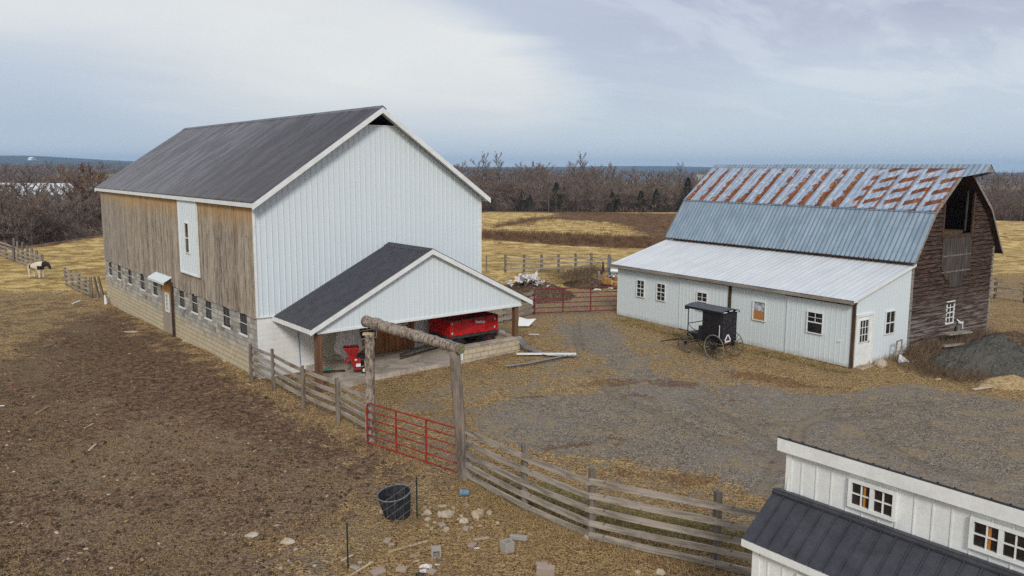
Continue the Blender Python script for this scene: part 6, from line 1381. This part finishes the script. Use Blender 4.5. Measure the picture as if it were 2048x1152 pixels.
# mud clods
x, y = sample_px(9000, -60, 960, 610, 1230, rg); k_ = (pin(MUDP, x, y) > 0) & ~((lx[:1].sum() * 0 + (x - A2[0]) * GV[0] + (y - A2[1]) * GV[1] > -.1) & ((x - A2[0]) * LV[0] + (y - A2[1]) * LV[1] > -.1)); x, y = x[k_], y[k_]; n = len(x); r_ = rg.uniform(.012, .05, n) * (1 + .8 * (rg.random(n) < .08)); z = hgt(x, y) + r_ * .1
dirs = np.array([[1, 0, 0], [0, 1, 0], [-1, 0, 0], [0, -1, 0], [0, 0, .8], [0, 0, -.5]]); V = (np.stack([x, y, z], 1)[:, None] + dirs[None] * r_[:, None, None] * rg.uniform(.6, 1.4, (n, 6, 1))).reshape(-1, 3)
Fi = np.array([[0, 1, 4], [1, 2, 4], [2, 3, 4], [3, 0, 4]]).ravel(); F = (np.arange(n)[:, None] * 6 + Fi).ravel()
CL = mat('mud_clods', lambda t: {'Base Color': t.mix(t.geo('Random Per Island'), (.040, .025, .017), (.165, .115, .078))}, .95, spec=.05)
o = bigmesh('mud_clods', V, F, 3, CL); tag(o, 'clods of churned dark mud over the paddock', kind='stuff')
x, y = sample_px(26000, -60, 960, 610, 1230, rg); k_ = (pin(MUDP, x, y) > 0) & ~(((x - A2[0]) * GV[0] + (y - A2[1]) * GV[1] > -.1) & ((x - A2[0]) * LV[0] + (y - A2[1]) * LV[1] > -.1)) & (wob(x, y, .5, 3) + wob(x, y, 1.7, 8) > rg.uniform(-1.2, .9, len(x))) & (poly_d(BAREP, x, y) + wob(x, y, 1.1, 5) * 1.5 < .3)
x, y = x[k_], y[k_]; C = np.stack([x, y, hgt(x, y) + .005], 1)
stuff('straw_litter', [scatter_spikes('', C, 4, .07, .006, None, '', .08, .05, 70)], GR, 'trampled straw bits littering the muddy paddock')
# dead stems by the rocks
parts = [scatter_spikes('', along_px([(900, 1030), (950, 1020), (985, 1010)], 40, .15, rg), 5, .5, .004, None, '', .35, .12, 60), scatter_spikes('', along_px([(1145, 1075), (1165, 1080)], 8, .05, rg), 5, .4, .004, None, '', 1.2, .05, 61), scatter_spikes('', along_px([(740, 1090), (850, 1075), (1000, 1090), (1200, 1120)], 120, .5, rg), 5, .3, .0035, None, '', .3, .15, 62)]
stuff('dead_stems', parts, GR, 'pale dead stems lying among the rocks and bricks')

# ================================================================== haze
hz = MB().box(-5300, 5300, -460, 5700, -70, 75).build('haze', None); tag(hz, kind='stuff')
hm = bpy.data.materials.new('haze_air'); hm.use_nodes = True; hm.node_tree.nodes.clear(); ho = hm.node_tree.nodes.new('ShaderNodeOutputMaterial'); hv = hm.node_tree.nodes.new('ShaderNodeVolumePrincipled')
hv.inputs['Color'].default_value = (.48, .72, 1.0, 1); hv.inputs['Density'].default_value = .00019; hv.inputs['Anisotropy'].default_value = .0
hm.node_tree.links.new(hv.outputs[0], ho.inputs['Volume']); hz.data.materials.append(hm)
